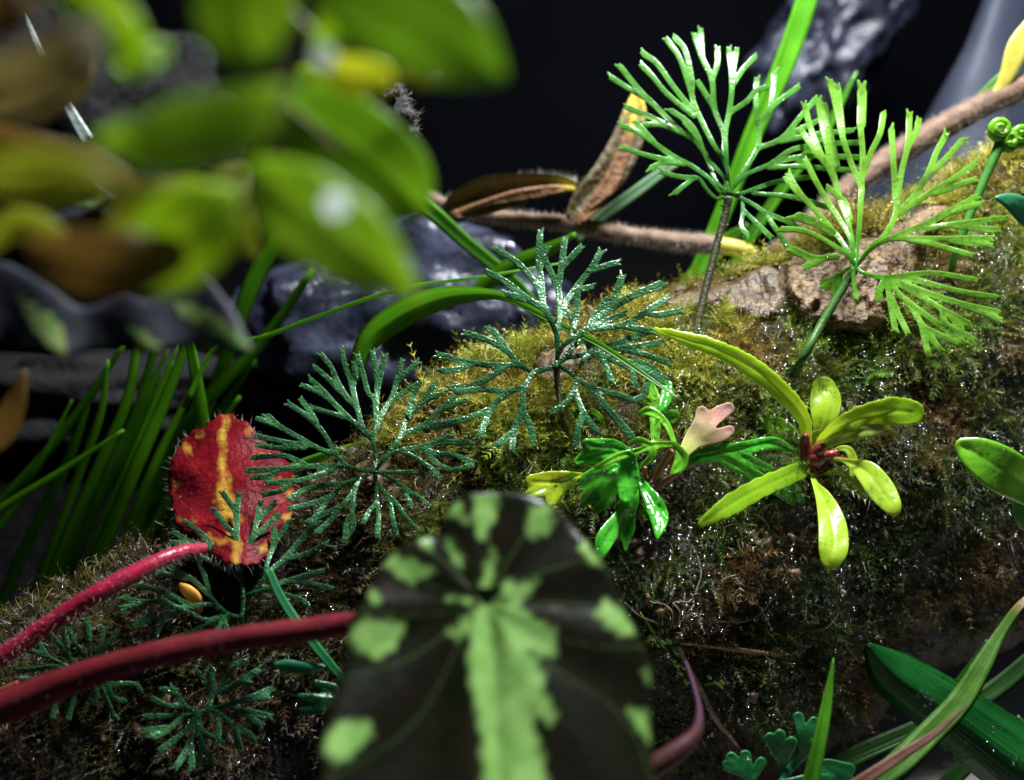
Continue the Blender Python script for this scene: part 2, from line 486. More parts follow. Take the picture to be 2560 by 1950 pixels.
WET = ((2100, .75, .0004, 2), (700, .3, .0005, 3))
DEW = ((1500, .4, .00022, 2), (500, .3, .0005, 3))
def glass(name):
    m, nt, nd, lk = nodes_of(name)
    g = nd.new('ShaderNodeBsdfGlass'); g.inputs['IOR'].default_value = 1.33; g.inputs['Roughness'].default_value = .02
    out = nd.new('ShaderNodeOutputMaterial'); lk.new(g.outputs[0], out.inputs[0]); return m
M = {
 'lens': glass('clear_drop'),
 'frond_dark': plant('frond_dark_green', (.014, .095, .022), (.036, .165, .045), hub=(.006, .065, .012), tip=(.065, .22, .075), scale=700, trans=.2, rough=.3, bumps=WET, coat=.9),  # paler tip: wet sheen of the outer lobes put into the colour
 'frond_deep': plant('frond_deep_green', (.014, .092, .022), (.032, .15, .042), hub=(.008, .075, .015), tip=(.055, .19, .068), scale=700, trans=.18, rough=.3, bumps=WET, coat=.8),  # tip tone carries painted sheen, as on the dark frond
 'frond_mid': plant('frond_mid_green', (.04, .19, .03), (.10, .34, .07), scale=500, tip=(.12, .36, .05), hub=(.04, .17, .012), trans=.5, rough=.3, bumps=DEW, coat=.35),
 'frond_bright': plant('frond_bright_green', (.09, .29, .015), (.19, .45, .035), scale=500, tip=(.21, .46, .05), hub=(.035, .2, .012), trans=.5, rough=.3, bumps=DEW, coat=.4),
 'frond_jade': plant('frond_jade_green', (.016, .16, .04), (.026, .22, .06), hub=(.025, .15, .07), trans=.25, rough=.4, coat=.1),
 'stipe': solid('stipe_brown_green', (.03, .045, .012), (.06, .05, .02), rough=.5, scale=700, bumps=((1500, .8, .0004, 4),)),
 'stipe_green': solid('stipe_green', (.025, .09, .012), (.05, .13, .02), rough=.4, scale=500, bumps=((1500, .4, .0002, 3),)),
 'scale': solid('stipe_scale_brown', (.10, .055, .02), (.16, .09, .03), rough=.5),
 'lime': plant('rosette_lime', (.36, .56, .03), (.46, .65, .07), trans=.5, rough=.25, scale=160, bumps=((1500, .25, .0002, 3), (350, .3, .0006, 2)), coat=.6),
 'lime_green': plant('rosette_green', (.33, .60, .025), (.45, .70, .05), trans=.6, rough=.25, scale=160, bumps=((1500, .25, .0002, 3), (350, .3, .0006, 2)), coat=.6),
 'lime_pale': plant('rosette_pale', (.42, .56, .10), (.48, .62, .16), trans=.4, rough=.3, scale=160, coat=.5),
 'red_neck': plant('rosette_red_base', (.30, .025, .03), (.22, .05, .03), trans=.2, rough=.3, coat=.4),
 'petiole_red': plant('petiole_reddish', (.30, .09, .05), (.22, .11, .04), trans=.2, rough=.35, coat=.3),
 'lobed': plant('lobed_leaf_green', (.04, .36, .02), (.10, .50, .04), trans=.38, rough=.18, scale=120, bumps=((1200, .3, .0003, 2), (280, .7, .0012, 2)), coat=.9),
 'lobed_light': plant('lobed_leaf_light', (.13, .46, .02), (.22, .55, .04), trans=.35, rough=.2, scale=160, bumps=((1200, .25, .0003, 2),), coat=.7),
 'lobed_yellow': plant('lobed_leaf_yellow', (.42, .47, .02), (.34, .50, .03), trans=.35, rough=.2, scale=160, bumps=((1200, .25, .0003, 2),), coat=.8),
 'oval': plant('oval_leaf_green', (.13, .40, .02), (.22, .5, .035), trans=.35, rough=.22, scale=110, bumps=((900, .3, .0004, 3),), coat=.7),
 'oval_dark': plant('oval_leaf_deep', (.05, .22, .03), (.09, .3, .05), trans=.3, rough=.35),
 'grass': plant('grass_green', (.075, .29, .015), (.13, .40, .03), veins=5, trans=.45, rough=.35, scale=120, bumps=((900, .2, .0003, 2),)),
 'grass_dark': plant('grass_dark_green', (.05, .20, .011), (.085, .28, .022), veins=5, trans=.42, rough=.4, scale=120, bumps=((900, .2, .0003, 2),)),
 'grass_shade': plant('grass_shaded_green', (.012, .055, .006), (.022, .085, .012), veins=5, trans=.2, rough=.4, scale=120, bumps=((900, .2, .0003, 2),)),  # darker copy of the grass, shade painted into its colour
 'grass_bright': plant('grass_bright', (.09, .36, .01), (.14, .46, .02), veins=6, trans=.4, rough=.35, scale=120, bumps=((900, .2, .0003, 2),)),
 'grass_pale': plant('grass_pale', (.16, .30, .16), (.22, .36, .2), trans=.25, rough=.4, scale=120),
 'strap': plant('strap_dark_green', (.004, .045, .010), (.008, .075, .016), veins=14, trans=.12, rough=.16, scale=90, bumps=((260, .2, .0005, 2), (1500, .25, .0001, 2)), spec=.12, coat=.0),
 'blade_tip': plant('blade_green_brown_tip', (.05, .14, .014), (.085, .19, .028), veins=7, trans=.2, rough=.3, along=((.28, .10, .03), .8, .12) ),  # green lowered: the corner's dim light is put into the colour
 'brown_blade': plant('dry_brown_blade', (.085, .022, .006), (.13, .035, .01), veins=4, trans=.15, rough=.5),
 'vine_leaf': plant('vine_leaf_green', (.18, .38, .015), (.26, .46, .03), trans=.6, rough=.35, scale=60, coat=.2),
 'vine_deep': plant('vine_leaf_deep', (.10, .25, .012), (.16, .33, .02), trans=.6, rough=.35, scale=60, coat=.2),
 'vine_yellow': plant('vine_leaf_yellow', (.45, .50, .015), (.55, .56, .05), trans=.6, rough=.4, scale=60),
 'vine_lime': plant('vine_leaf_lime', (.22, .42, .01), (.30, .5, .02), trans=.6, rough=.4, scale=60),
 'vine_brown': plant('vine_leaf_withered', (.10, .065, .02), (.17, .105, .035), trans=.6, rough=.55, scale=60),
 'vine_olive': plant('vine_leaf_olive', (.17, .21, .015), (.26, .30, .03), trans=.6, rough=.5, scale=60),
 'vine_beige': plant('vine_leaf_beige', (.16, .13, .06), (.2, .17, .09), trans=.6, rough=.6, scale=60),
 'vine_stem': solid('vine_stem', (.12, .10, .03), (.2, .13, .05), rough=.6),
 'dead': plant('dead_leaf_brown', (.13, .045, .014), (.22, .10, .03), trans=.2, rough=.6, scale=300, bumps=((500, .7, .0012, 3),), along=((.55, .42, .03), .78, .2)),
 'dead_olive': plant('dead_leaf_olive', (.075, .06, .022), (.15, .10, .045), trans=.2, rough=.6, scale=300, bumps=((500, .7, .0012, 3),), along=((.55, .42, .03), .72, .2)),
 'yellow_tip': plant('yellow_bud', (.5, .42, .05), (.55, .5, .08), trans=.3, rough=.5),
 'twig': solid('hairy_twig', (.075, .035, .016), (.17, .09, .05), rough=.7, scale=300),
 'fibre': plant('dry_fibre', (.22, .19, .17), (.32, .28, .26), trans=.3, rough=.6),
 'chip': solid('bark_chip', (.035, .018, .009), (.16, .085, .04), rough=.5, scale=120),
 'hair': plant('pale_hair', (.50, .46, .44), (.62, .58, .56), trans=.4, rough=.5),
 'petiole': solid('petiole_crimson', (.34, .01, .04), (.26, .015, .04), rough=.35, scale=400, bumps=((900, .5, .0004, 3),)),
 'petiole_dark': solid('petiole_dark_red', (.10, .005, .008), (.14, .010, .014), rough=.5, scale=200, bumps=((900, .3, .0003, 3),)),
 'begonia': patterned('begonia_blade', (.004, .006, .0022), (.009, .007, .004), (.13, .27, .06), (.21, .36, .10), bumps=((260, .3, .0006, 5), (1400, .35, .0002, 2)), soft=(.08, .92), trans=.06, rough=.24, coat=.0, spec=.2),
 'begonia_red': patterned('begonia_red_blade', (.11, .003, .006), (.20, .008, .014), (.46, .30, .04), (.50, .22, .03), soft=(.3, .95), trans=.25, rough=.42, bumps=((1000, .7, .0005, 3), (300, .4, .0008, 2)), coat=.0, spec=.12),
 'begonia_far': patterned('begonia_dusky_blade', (.010, .013, .018), (.028, .028, .042), (.12, .27, .08), (.22, .28, .08), trans=.12, rough=.6, bumps=((300, .4, .0008, 4),), coat=.0, spec=.25),
 'wood': solid('bare_wood', (.075, .042, .018), (.225, .14, .06), rough=.55, scale=420, bumps=((700, 1, .0012, 6), (240, .8, .002, 3))),
 'bark': solid('brown_bark', (.045, .025, .011), (.15, .09, .04), rough=.5, scale=300, bumps=((500, .9, .0012, 6),)),
 'log': solid('wet_log', (.012, .008, .005), (.05, .03, .016), rough=.35, scale=300, bumps=((900, 1, .0015, 6), (250, .8, .003, 4)), lo=.4, hi=.75),
 'rock': solid('blue_grey_rock', (.009, .011, .021), (.05, .054, .088), rough=.34, lo=.4, hi=.72, scale=70, bumps=((420, .5, .0012, 8), (70, .5, .004, 6))),
 'rock_dark': solid('dark_rock', (.005, .0045, .005), (.016, .014, .015), rough=.85, scale=60, bumps=((220, .9, .003, 8),), lo=.45, hi=.8),
 'haze_panel': solid('haze_blue_grey', (.024, .03, .052), (.05, .06, .09), rough=.65, scale=14, bumps=((60, .3, .004, 4),)),  # hazy tank wall reflection put into a blue grey colour
 'ground': solid('silty_ground', (.42, .38, .33), (.52, .47, .41), rough=.8, scale=40, bumps=((300, .3, .0008, 5),)),
 'soil': solid('dark_soil', (.002, .002, .0025), (.006, .0055, .0065), spec=.05, rough=.9, scale=300, bumps=((400, 1, .003, 6),)),
 'wall': solid('black_backing', (.0025, .003, .0045), (.004, .0045, .007), rough=.9, spec=.05, scale=10, bumps=((40, .1, .002, 2),)),
 'moss': colored('moss_strands', rough=.4, trans=.3),
 'root': solid('fine_root', (.22, .15, .08), (.34, .26, .15), rough=.5),
 'stick': solid('thin_stick', (.16, .085, .05), (.30, .18, .11), rough=.5, scale=500, bumps=((1200, .6, .0005, 4),)),
 'drop': water('water_drop', ior=1.9),
 'bead': solid('bluish_bead', (.35, .33, .55), (.45, .43, .65), rough=.12, coat=1),
 'drop_glint': plant('white_drop_glint', (.85, .9, .92), (.9, .93, .95), trans=.75, rough=.1, coat=1, tcol=(.9, .95, 1)),  # white body colour imitates the drop's blurred highlight
 'vine_lit': plant('vine_leaf_lit', (.24, .48, .03), (.32, .56, .05), trans=.62, rough=.35, scale=60, coat=.2),  # lighter copy of the vine green, light on the leaf painted in
 'shell': plant('orange_flake', (.75, .32, .05), (.8, .45, .12), trans=.35, rough=.35, scale=200),
 'pebble': solid('white_pebble', (.55, .52, .48), (.65, .62, .58), rough=.5),
 'tan_pebble': solid('tan_pebble', (.24, .13, .06), (.3, .17, .08), rough=.5),
 'pink_stem': plant('pink_stem', (.045, .004, .012), (.045, .02, .008), trans=.1, rough=.6, spec=.2, along=((.05, .02, .04), .45, .25)),
 'creeper': plant('creeper_leaf', (.22, .5, .06), (.32, .58, .12), trans=.35, rough=.25, coat=.5),
 'grey_strap': plant('grey_strap', (.20, .25, .22), (.34, .38, .36), trans=.2, rough=.35, bumps=((700, .6, .0006, 3),)),
}
M['pink_tip'] = plant('pink_tipped_leaf', (.70, .32, .30), (.66, .42, .34), hub=(.52, .56, .14), trans=.3, rough=.25, scale=200, coat=.6, tcol=(.75, .4, .3))
M['pink_tip'].node_tree.nodes  # (hub colour fades to pink past mid-leaf)

# ================================================================== setting
def structure(name, verts, faces, mat):
    o = part(name, None, verts, faces, mat, smooth=False); o['kind'] = 'structure'; return o
def grid_plane(name, o, u, v, nu, nv, mat, amp, sc):
    a, b = np.meshgrid(np.linspace(0, 1, nu), np.linspace(0, 1, nv))
    o, u, v = map(np.array, (o, u, v)); n = np.cross(u, v); n = n / np.linalg.norm(n)
    V = (o + a[..., None] * u + b[..., None] * v).reshape(-1, 3)
    h = np.array([noise.noise(Vector((p * sc).tolist())) for p in V]); V = V + n * (h * amp)[:, None]
    i = np.arange(nu * nv).reshape(nv, nu)
    F = np.stack([i[:-1, :-1], i[:-1, 1:], i[1:, 1:], i[1:, :-1]], -1).reshape(-1, 4)
    ob = part(name, None, V, F, mat); ob['kind'] = 'structure'; return ob
grid_plane('ground', (-1.2, -0.25, 0.0), (2.4, 0, 0), (0, 1.05, 0), 90, 60, M['soil'], 0.004, 14.0)
grid_plane('silt', (-0.02, -0.05, 0.012), (0.42, 0, 0), (0, 0.30, 0), 60, 40, M['ground'], 0.002, 22.0)
grid_plane('back_wall', (-1.2, 0.53, -0.05), (2.4, 0, 0), (0, 0, 1.4), 40, 20, M['wall'], 0.01, 5.0)

def rock(name, label, px, size_px, mat, stretch=(1, 1, 1), amp=.35, freq=1.6, seed=0.0, cat='rock', sub=5, tilt=0.0):
    x, y, d = px; c = P(x, y, d); r = size_px * d / FPX
    bm = bmesh.new(); bmesh.ops.create_icosphere(bm, subdivisions=sub, radius=1.0)
    out = []
    ct, st = math.cos(tilt), math.sin(tilt)
    for v in bm.verts:
        n = v.co.normalized()
        q = Vector((n.x * freq + seed, n.y * freq - seed, n.z * freq + 2 * seed))
        h = noise.fractal(q, 1.0, 2.1, 6) * amp
        cell = noise.voronoi(q * 1.4)[0]; h += (cell[1] - cell[0]) * amp * .5
        a = n.x * stretch[0]; b = n.y * stretch[1]; e = n.z * stretch[2]
        a, e = a * ct - e * st, a * st + e * ct
        pos = (np.array(RIGHT) * a + FWD * b + UP * e) * (1 + h) * r
        out.append(c + pos)
    F = [[v.index for v in f.verts] for f in bm.faces]; bm.free()
    b0 = c - np.array([0, 0, r])
    t = thing(name, label, cat, b0)
    part('stone', t, np.array(out), np.array(F), mat)
    return t
rock('rock', 'blue grey boulder lying behind the log and the middle ferns', (1010, 800, .315), 330, M['rock'], (1.1, .6, .72), seed=1.3)
rock('rock', 'small blue grey stone close under the boulder at the arching leaf', (1270, 800, .30), 150, M['rock'], (.9, .6, 1.0), seed=4.1)
rock('rock', 'glinting dark rock at the top edge behind the bright blade', (2090, 60, .40), 170, M['rock'], (.75, .6, 1.35), seed=2.2, amp=.5, tilt=-.5)
rock('rock', 'dark flat rock ledge behind the grass tuft on the left', (350, 1010, .36), 420, M['rock_dark'], (1.5, .5, .30), seed=6.4)
rock('rock', 'dark rock in the upper left corner behind the blurred vine', (150, 330, .36), 320, M['rock_dark'], (1.2, .5, .8), seed=8.8, amp=.45)
# added panel, upper right: its blue grey stands in for a hazy reflection
haze_panel = thing('haze_panel', 'smooth blue grey panel imitating a hazy reflection in the upper right corner', 'panel', P(2420, 520, .40))
X, Y = np.meshgrid(np.arange(1800, 2760, 20.0), np.arange(-140, 700, 20.0))
f = poly_sdf([(2500, -110), (2740, -110), (2740, 660), (1900, 640), (2060, 500), (2300, 320), (2410, 120)], X, Y)
d = .40 - .05 * (X - 1900) / 800 + .02 * np.sin(X / 140)
t = np.clip(f / 45, 0, 1); hh = .012 * np.sqrt(np.clip(1 - (1 - t) ** 2, 0, 1))
gx, gy, gz, ge, fc, nt_ = sheet(f, d, hh, 1800, -140, 20.0)
part('stone', haze_panel, P(gx, gy, gz), fc, M['haze_panel'])  # panel body, no rock: carries the reflected haze as colour

# ================================================================== the log
ST = [  # silhouette above, silhouette below (photograph pixels), distance of the axis
 (-320, 1760, 0, 2720, .186), (0, 1560, 330, 2540, .190), (250, 1455, 620, 2420, .194), (450, 1350, 850, 2340, .197),
 (640, 1300, 1050, 2270, .200), (850, 1200, 1230, 2210, .202), (970, 1085, 1400, 2140, .204), (1130, 955, 1560, 2070, .206),
 (1400, 880, 1760, 2000, .208), (1560, 785, 1930, 1940, .210), (1720, 722, 2090, 1880, .213), (1960, 655, 2230, 1740, .217),
 (2200, 560, 2390, 1630, .221), (2400, 455, 2560, 1600, .226), (2620, 345, 2760, 1550, .232), (3000, 200, 3080, 1450, .242)]
NU, NV = 260, 130
st = catmull(np.array(ST), NU); st[:, 4] += .010; RD = .030
Tt = P(st[:, 0], st[:, 1], st[:, 4]); Bb = P(st[:, 2], st[:, 3], st[:, 4])
Cc = (Tt + Bb) / 2; A1 = (Tt - Bb) / 2; rad = np.linalg.norm(A1, axis=1)
Wd = CAM - Cc; Wd /= np.linalg.norm(Wd, axis=1)[:, None]
th = np.linspace(-.5 * np.pi, 1.5 * np.pi, NV, endpoint=False)     # 0 = crest, pi/2 = facing the camera
G = Cc[:, None, :] + np.cos(th)[None, :, None] * A1[:, None, :] + np.sin(th)[None, :, None] * (Wd * RD)[:, None, :]
Nn = (np.cos(th)[None, :, None] * (A1 / (rad ** 2)[:, None])[:, None, :] + np.sin(th)[None, :, None] * (Wd / RD)[:, None, :])
Nn /= np.linalg.norm(Nn, axis=2)[..., None]
flat = G.reshape(-1, 3)
hgt = np.array([noise.fractal(Vector((p * 45).tolist()), 1.0, 2.0, 5) * .0042 + noise.noise(Vector((p * 260).tolist())) * .0008 for p in flat])
G = G + Nn * hgt.reshape(NU, NV)[..., None]
LV = G.reshape(-1, 3); ii = np.arange(NU * NV).reshape(NU, NV)
jn = np.roll(ii, -1, 1)
LF = np.stack([ii[:-1], ii[1:], jn[1:], jn[:-1]], -1).reshape(-1, 4)
log = thing('log', 'moss covered driftwood log slanting across the picture from lower left to upper right', 'log', Cc[NU // 2] - np.array([0, 0, .05]))
capA, capB = [int(q) for q in ii[0]], [int(q) for q in ii[-1]][::-1]
lo = part('trunk', log, LV, [tuple(int(q) for q in r) for r in LF] + [tuple(capA), tuple(capB)], M['log'])
bvh = BVHTree.FromPolygons([Vector(v) for v in LV.tolist()], [tuple(int(q) for q in r) for r in LF])
def logd(x, y, fallback=.2):
    r = P(x, y, 1.0) - CAM
    h = bvh.ray_cast(Vector(CAM.tolist()), Vector(r.tolist()))
    if h[0] is None: return fallback
    return float((np.array(h[0]) - CAM) @ FWD)
def on(x, y, lift=.0):
    return logd(x, y) - lift
ogrid = np.frompyfunc(lambda a, b: logd(a, b, np.nan), 2, 1)

# bare patches of wood where the moss has not closed
def patch(name, poly, mat, lift, edge, step=6.0, bumpy=.0008, bs=60.0):
    poly = np.array(poly, float); pad = 12
    xs = np.arange(poly[:, 0].min() - pad, poly[:, 0].max() + pad, step); ys = np.arange(poly[:, 1].min() - pad, poly[:, 1].max() + pad, step)
    X, Y = np.meshgrid(xs, ys); f = poly_sdf(poly, X, Y) + 5 * np.sin(X / 17) * np.sin(Y / 13)
    d = ogrid(X, Y).astype(float)
    fb = np.nanmax(d); d = np.where(np.isnan(d), fb, d)
    t = np.clip(f / edge, 0, 1)
    hh = lift * np.sqrt(np.clip(1 - (1 - t) ** 2, 0, 1))
    nz = np.array([[noise.fractal(Vector((x / 22, y / 60, 1.7)), 1, 2, 5) for x in xs] for y in ys])
    hh = hh + np.clip(t, 0, 1) * nz * bumpy
    gx, gy, gz, ge, fc, n_ = sheet(f, d, hh, xs[0], ys[0], step)
    return part(name, log, P(gx, gy, gz), fc, mat)
patch('bark_plate', [(1600, 765), (1690, 712), (1800, 690), (1945, 640), (1968, 700), (1955, 800), (1880, 800), (1800, 770), (1700, 780)], M['bark'], .0032, 26)
patch('bare_wood', [(1975, 640), (2080, 625), (2190, 590), (2330, 510), (2380, 520), (2300, 640), (2260, 760), (2180, 830), (2080, 830), (1990, 790), (1962, 720)], M['wood'], .0052, 30, bumpy=.0022)
patch('bare_wood', [(1330, 905), (1400, 860), (1480, 850), (1470, 920), (1400, 970), (1340, 950)], M['bark'], .002, 25)
patch('bare_wood', [(880, 1175), (940, 1120), (985, 1130), (960, 1220), (900, 1240)], M['bark'], .002, 25)
patch('bare_wood', [(1880, 1350), (1930, 1340), (1945, 1390), (1900, 1410)], M['bark'], .003, 20)

BARE = [(P(x, y, logd(x, y)), r) for x, y, r in ((1700, 745, .007), (1790, 735, .0085), (1880, 725, .008), (1930, 720, .007), (2010, 710, .009), (2080, 730, .010), (2130, 700, .009), (2200, 650, .008), (2280, 590, .007), (2340, 530, .005), (2070, 790, .007), (1390, 910, .006), (1440, 890, .005), (930, 1175, .005), (1910, 1370, .004))]

# ---- moss: feathery shoots and long threads over the log's skin
tri = G[:-1, :]; tri2 = G[1:, :]
ui = (np.arange(NU - 1)[:, None] + np.zeros(NV)[None]).ravel(); vi = (np.zeros(NU - 1)[:, None] + np.arange(NV)[None]).ravel()
thc = th[vi.astype(int)]
e1 = (G[1:] - G[:-1]); e2 = np.roll(G, -1, 1)[:-1] - G[:-1]
ar = np.linalg.norm(np.cross(e1, e2), axis=2).ravel()
def sample(n, wfun):
    w = ar * wfun(ui / NU, thc); w = w / w.sum()
    k = rng.choice(len(ar), n, p=w)
    a = rng.random(n)[:, None]; b = rng.random(n)[:, None]
    u0 = ui[k].astype(int); v0 = vi[k].astype(int); v1 = (v0 + 1) % NV
    p = (G[u0, v0] * (1 - a) + G[u0 + 1, v0] * a) * (1 - b) + (G[u0, v1] * (1 - a) + G[u0 + 1, v1] * a) * b
    nrm = Nn[u0, v0]
    return p, nrm, ui[k] / NU, thc[k]
def sstep(x, a, b):
    t = np.clip((x - a) / (b - a), 0, 1); return t * t * (3 - 2 * t)
def keep_off_bare(p):
    m = np.ones(len(p), bool)
    for c, r in BARE: m &= np.linalg.norm(p - c, axis=1) > r
    return m
def nz3(p, s, o=0.0):
    return np.array([noise.noise(Vector((q * s + o).tolist())) for q in p])
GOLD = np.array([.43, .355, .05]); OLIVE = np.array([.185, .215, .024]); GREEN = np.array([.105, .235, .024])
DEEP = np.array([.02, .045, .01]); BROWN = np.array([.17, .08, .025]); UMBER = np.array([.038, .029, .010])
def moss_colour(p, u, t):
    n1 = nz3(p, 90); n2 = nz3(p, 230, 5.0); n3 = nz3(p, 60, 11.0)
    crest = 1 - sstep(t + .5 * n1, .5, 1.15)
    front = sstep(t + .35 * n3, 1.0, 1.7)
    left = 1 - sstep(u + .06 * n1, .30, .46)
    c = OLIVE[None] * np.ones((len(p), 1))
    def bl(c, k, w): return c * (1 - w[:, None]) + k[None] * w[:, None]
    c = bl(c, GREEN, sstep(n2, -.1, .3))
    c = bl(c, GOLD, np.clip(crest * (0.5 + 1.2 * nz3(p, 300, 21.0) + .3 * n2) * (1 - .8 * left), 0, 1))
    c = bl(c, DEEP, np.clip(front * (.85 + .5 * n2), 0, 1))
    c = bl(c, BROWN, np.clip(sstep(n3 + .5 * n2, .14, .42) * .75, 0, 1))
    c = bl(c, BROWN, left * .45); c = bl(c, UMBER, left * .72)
    c = c * (1 - .45 * left)[:, None]  # left end darkened in the colour in place of lamp falloff
    return c * rng.uniform(.6, 1.35, len(p))[:, None]

def shoots(n, wfun, lmin, lmax, name, label):
    p, nr, u, t = sample(n, wfun)
    tuft = nz3(p, 210, 31.0) + .6 * nz3(p, 95, 7.0)
    m = keep_off_bare(p) & (tuft > rng.normal(-.42, .16, len(p))); p, nr, u, t, tuft = p[m], nr[m], u[m], t[m], tuft[m]; n = len(p)
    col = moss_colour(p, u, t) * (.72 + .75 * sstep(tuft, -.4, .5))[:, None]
    lift = rng.uniform(.15, .9, n)[:, None]
    tan = np.cross(nr, rng.normal(0, 1, (n, 3))); tan /= np.linalg.norm(tan, axis=1)[:, None]
    d = nr * lift + tan * (1.05 - lift * .6) + np.array([0, 0, .25]); d /= np.linalg.norm(d, axis=1)[:, None]
    L = (rng.uniform(lmin, lmax, n) * (.55 + 1.1 * sstep(tuft, -.45, .55)))[:, None]
    bend = (rng.normal(0, .45, (n, 3)) + np.array([0, 0, -.25]))
    side = np.cross(d, nr + rng.normal(0, .3, (n, 3))); side /= np.linalg.norm(side, axis=1)[:, None]
    K = 7
    ts = np.linspace(0, 1, K + 1)
    pos = np.stack([p - nr * .0003 + L * (d * s + bend * s * s * .55) for s in ts], 1)         # n,K+1,3
    V = []; F = []; CO = []
    w = .00007
    stemv = np.stack([pos - side[:, None] * w * (1 - .7 * ts)[None, :, None], pos + side[:, None] * w * (1 - .7 * ts)[None, :, None]], 2)  # n,K+1,2,3
    nv = (K + 1) * 2
    base = (np.arange(n) * nv)[:, None, None]
    q = np.array([[2 * k, 2 * k + 1, 2 * k + 3, 2 * k + 2] for k in range(K)])
    f4 = (base + q[None]).reshape(-1, 4)
    f_tri = np.concatenate([f4[:, [0, 1, 2]], f4[:, [0, 2, 3]]])
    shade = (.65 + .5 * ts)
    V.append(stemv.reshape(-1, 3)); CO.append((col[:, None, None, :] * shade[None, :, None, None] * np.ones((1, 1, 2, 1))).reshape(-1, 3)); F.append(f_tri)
    off = n * nv
    tang = np.gradient(pos, axis=1); tang /= np.linalg.norm(tang, axis=2)[..., None] + 1e-12
    for k in range(1, K + 1):
        for sg in (-1, 1):
            ll = L * rng.uniform(.16, .30, (n, 1)) * (1.05 - .55 * ts[k])
            root = pos[:, k]; out = tang[:, k] * .75 + sg * side * .8 + nr * rng.normal(.1, .3, (n, 1))
            tip = root + out * ll
            wv = tang[:, k] * ll * .17
            tv = np.stack([root - wv, root + wv, tip], 1)
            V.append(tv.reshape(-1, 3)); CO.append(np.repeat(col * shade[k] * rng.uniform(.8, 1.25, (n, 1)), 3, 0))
            F.append(off + np.arange(n * 3).reshape(-1, 3)); off += n * 3
    o = part(name, log, np.vstack(V), np.vstack(F), M['moss'], cols=np.clip(np.vstack(CO), 0, 1), smooth=False)
    o['kind'] = 'stuff'; o['label'] = label
    return o
def threads(n, wfun, lmin, lmax, width, name, label, gold=.0, curl=1.0):
    p, nr, u, t = sample(n, wfun)
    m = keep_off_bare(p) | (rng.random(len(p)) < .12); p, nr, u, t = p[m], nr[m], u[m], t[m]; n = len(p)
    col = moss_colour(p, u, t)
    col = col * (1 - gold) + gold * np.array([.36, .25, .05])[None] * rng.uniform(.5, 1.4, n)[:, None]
    K = 9
    tan = np.cross(nr, rng.normal(0, 1, (n, 3))); tan /= np.linalg.norm(tan, axis=1)[:, None]
    b2 = np.cross(nr, tan)
    L = rng.uniform(lmin, lmax, n)
    ph = rng.uniform(-2.4, 2.4, n) * curl; lift = rng.uniform(.0012, .0042, n); st0 = rng.uniform(-.0006, .0006, n)
    pts = []
    cur = p.copy()
    for k in range(K + 1):
        s = k / K
        a = ph * s * 1.2
        dirv = tan * np.cos(a)[:, None] + b2 * np.sin(a)[:, None]
        if k: cur = cur + dirv * (L / K)[:, None]
        hgt_ = st0 + lift * np.sin(np.pi * min(1, s * 1.05)) + .0006
        pts.append(cur + nr * hgt_[:, None])
    pos = np.stack(pts, 1)
    view = pos - CAM; tg = np.gradient(pos, axis=1)
    side = np.cross(tg, view + rng.normal(0, .05, (n, 1, 3))); side /= np.linalg.norm(side, axis=2)[..., None] + 1e-12
    wv = width * rng.uniform(.5, 1.3, n)[:, None, None] * (1 - .6 * np.linspace(0, 1, K + 1))[None, :, None]
    V = np.stack([pos - side * wv, pos + side * wv], 2)
    nv = (K + 1) * 2; base = (np.arange(n) * nv)[:, None, None]
    q = np.array([[2 * k, 2 * k + 1, 2 * k + 3, 2 * k + 2] for k in range(K)])
    F = (base + q[None]).reshape(-1, 4)
    CO = np.repeat(col, nv, 0)
    o = part(name, log, V.reshape(-1, 3), F, M['moss'], cols=np.clip(CO, 0, 1))
    o['kind'] = 'stuff'; o['label'] = label
    return o
vis = lambda u, t: ((t > -.45) & (t < 2.6)).astype(float)
crestw = lambda u, t: vis(u, t) * (np.exp(-((t - .25) / .55) ** 2) + .02) * (.25 + (u > .42))
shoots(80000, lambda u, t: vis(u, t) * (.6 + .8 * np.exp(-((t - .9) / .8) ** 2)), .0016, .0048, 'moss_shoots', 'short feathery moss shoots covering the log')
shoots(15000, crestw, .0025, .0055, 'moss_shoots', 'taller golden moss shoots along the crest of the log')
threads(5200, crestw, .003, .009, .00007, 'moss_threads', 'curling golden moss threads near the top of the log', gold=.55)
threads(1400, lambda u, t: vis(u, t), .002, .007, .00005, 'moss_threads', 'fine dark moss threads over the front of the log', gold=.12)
# flakes of bark and soil caught in the moss
p, nr, u, t = sample(520, lambda u, t: ((t > -.1) & (t < 2.3)).astype(float))
n = len(p); a = np.cross(nr, rng.normal(0, 1, (n, 3))); a /= np.linalg.norm(a, axis=1)[:, None]; b = np.cross(nr, a)
Lc = rng.uniform(.0006, .0024, n)[:, None]; Wc = Lc * rng.uniform(.25, .8, n)[:, None]; h0 = rng.uniform(.0008, .0026, n)[:, None]
cc = p + nr * h0; tilt_ = nr * rng.normal(0, .4, (n, 1)) * Lc
V = np.stack([cc - a * Lc + tilt_, cc - b * Wc, cc + a * Lc * .7 + b * Wc * .3 - tilt_, cc + b * Wc, cc + nr * Lc * .3, cc - nr * Lc * .2], 1).reshape(-1, 3)
q = np.array([[0, 1, 4], [1, 2, 4], [2, 3, 4], [3, 0, 4], [1, 0, 5], [2, 1, 5], [3, 2, 5], [0, 3, 5]])
ch = part('bark_flakes', log, V, ((np.arange(n) * 6)[:, None, None] + q[None]).reshape(-1, 3), M['chip'], smooth=False)
ch['kind'] = 'stuff'; ch['label'] = 'small brown flakes of bark and soil caught in the moss'
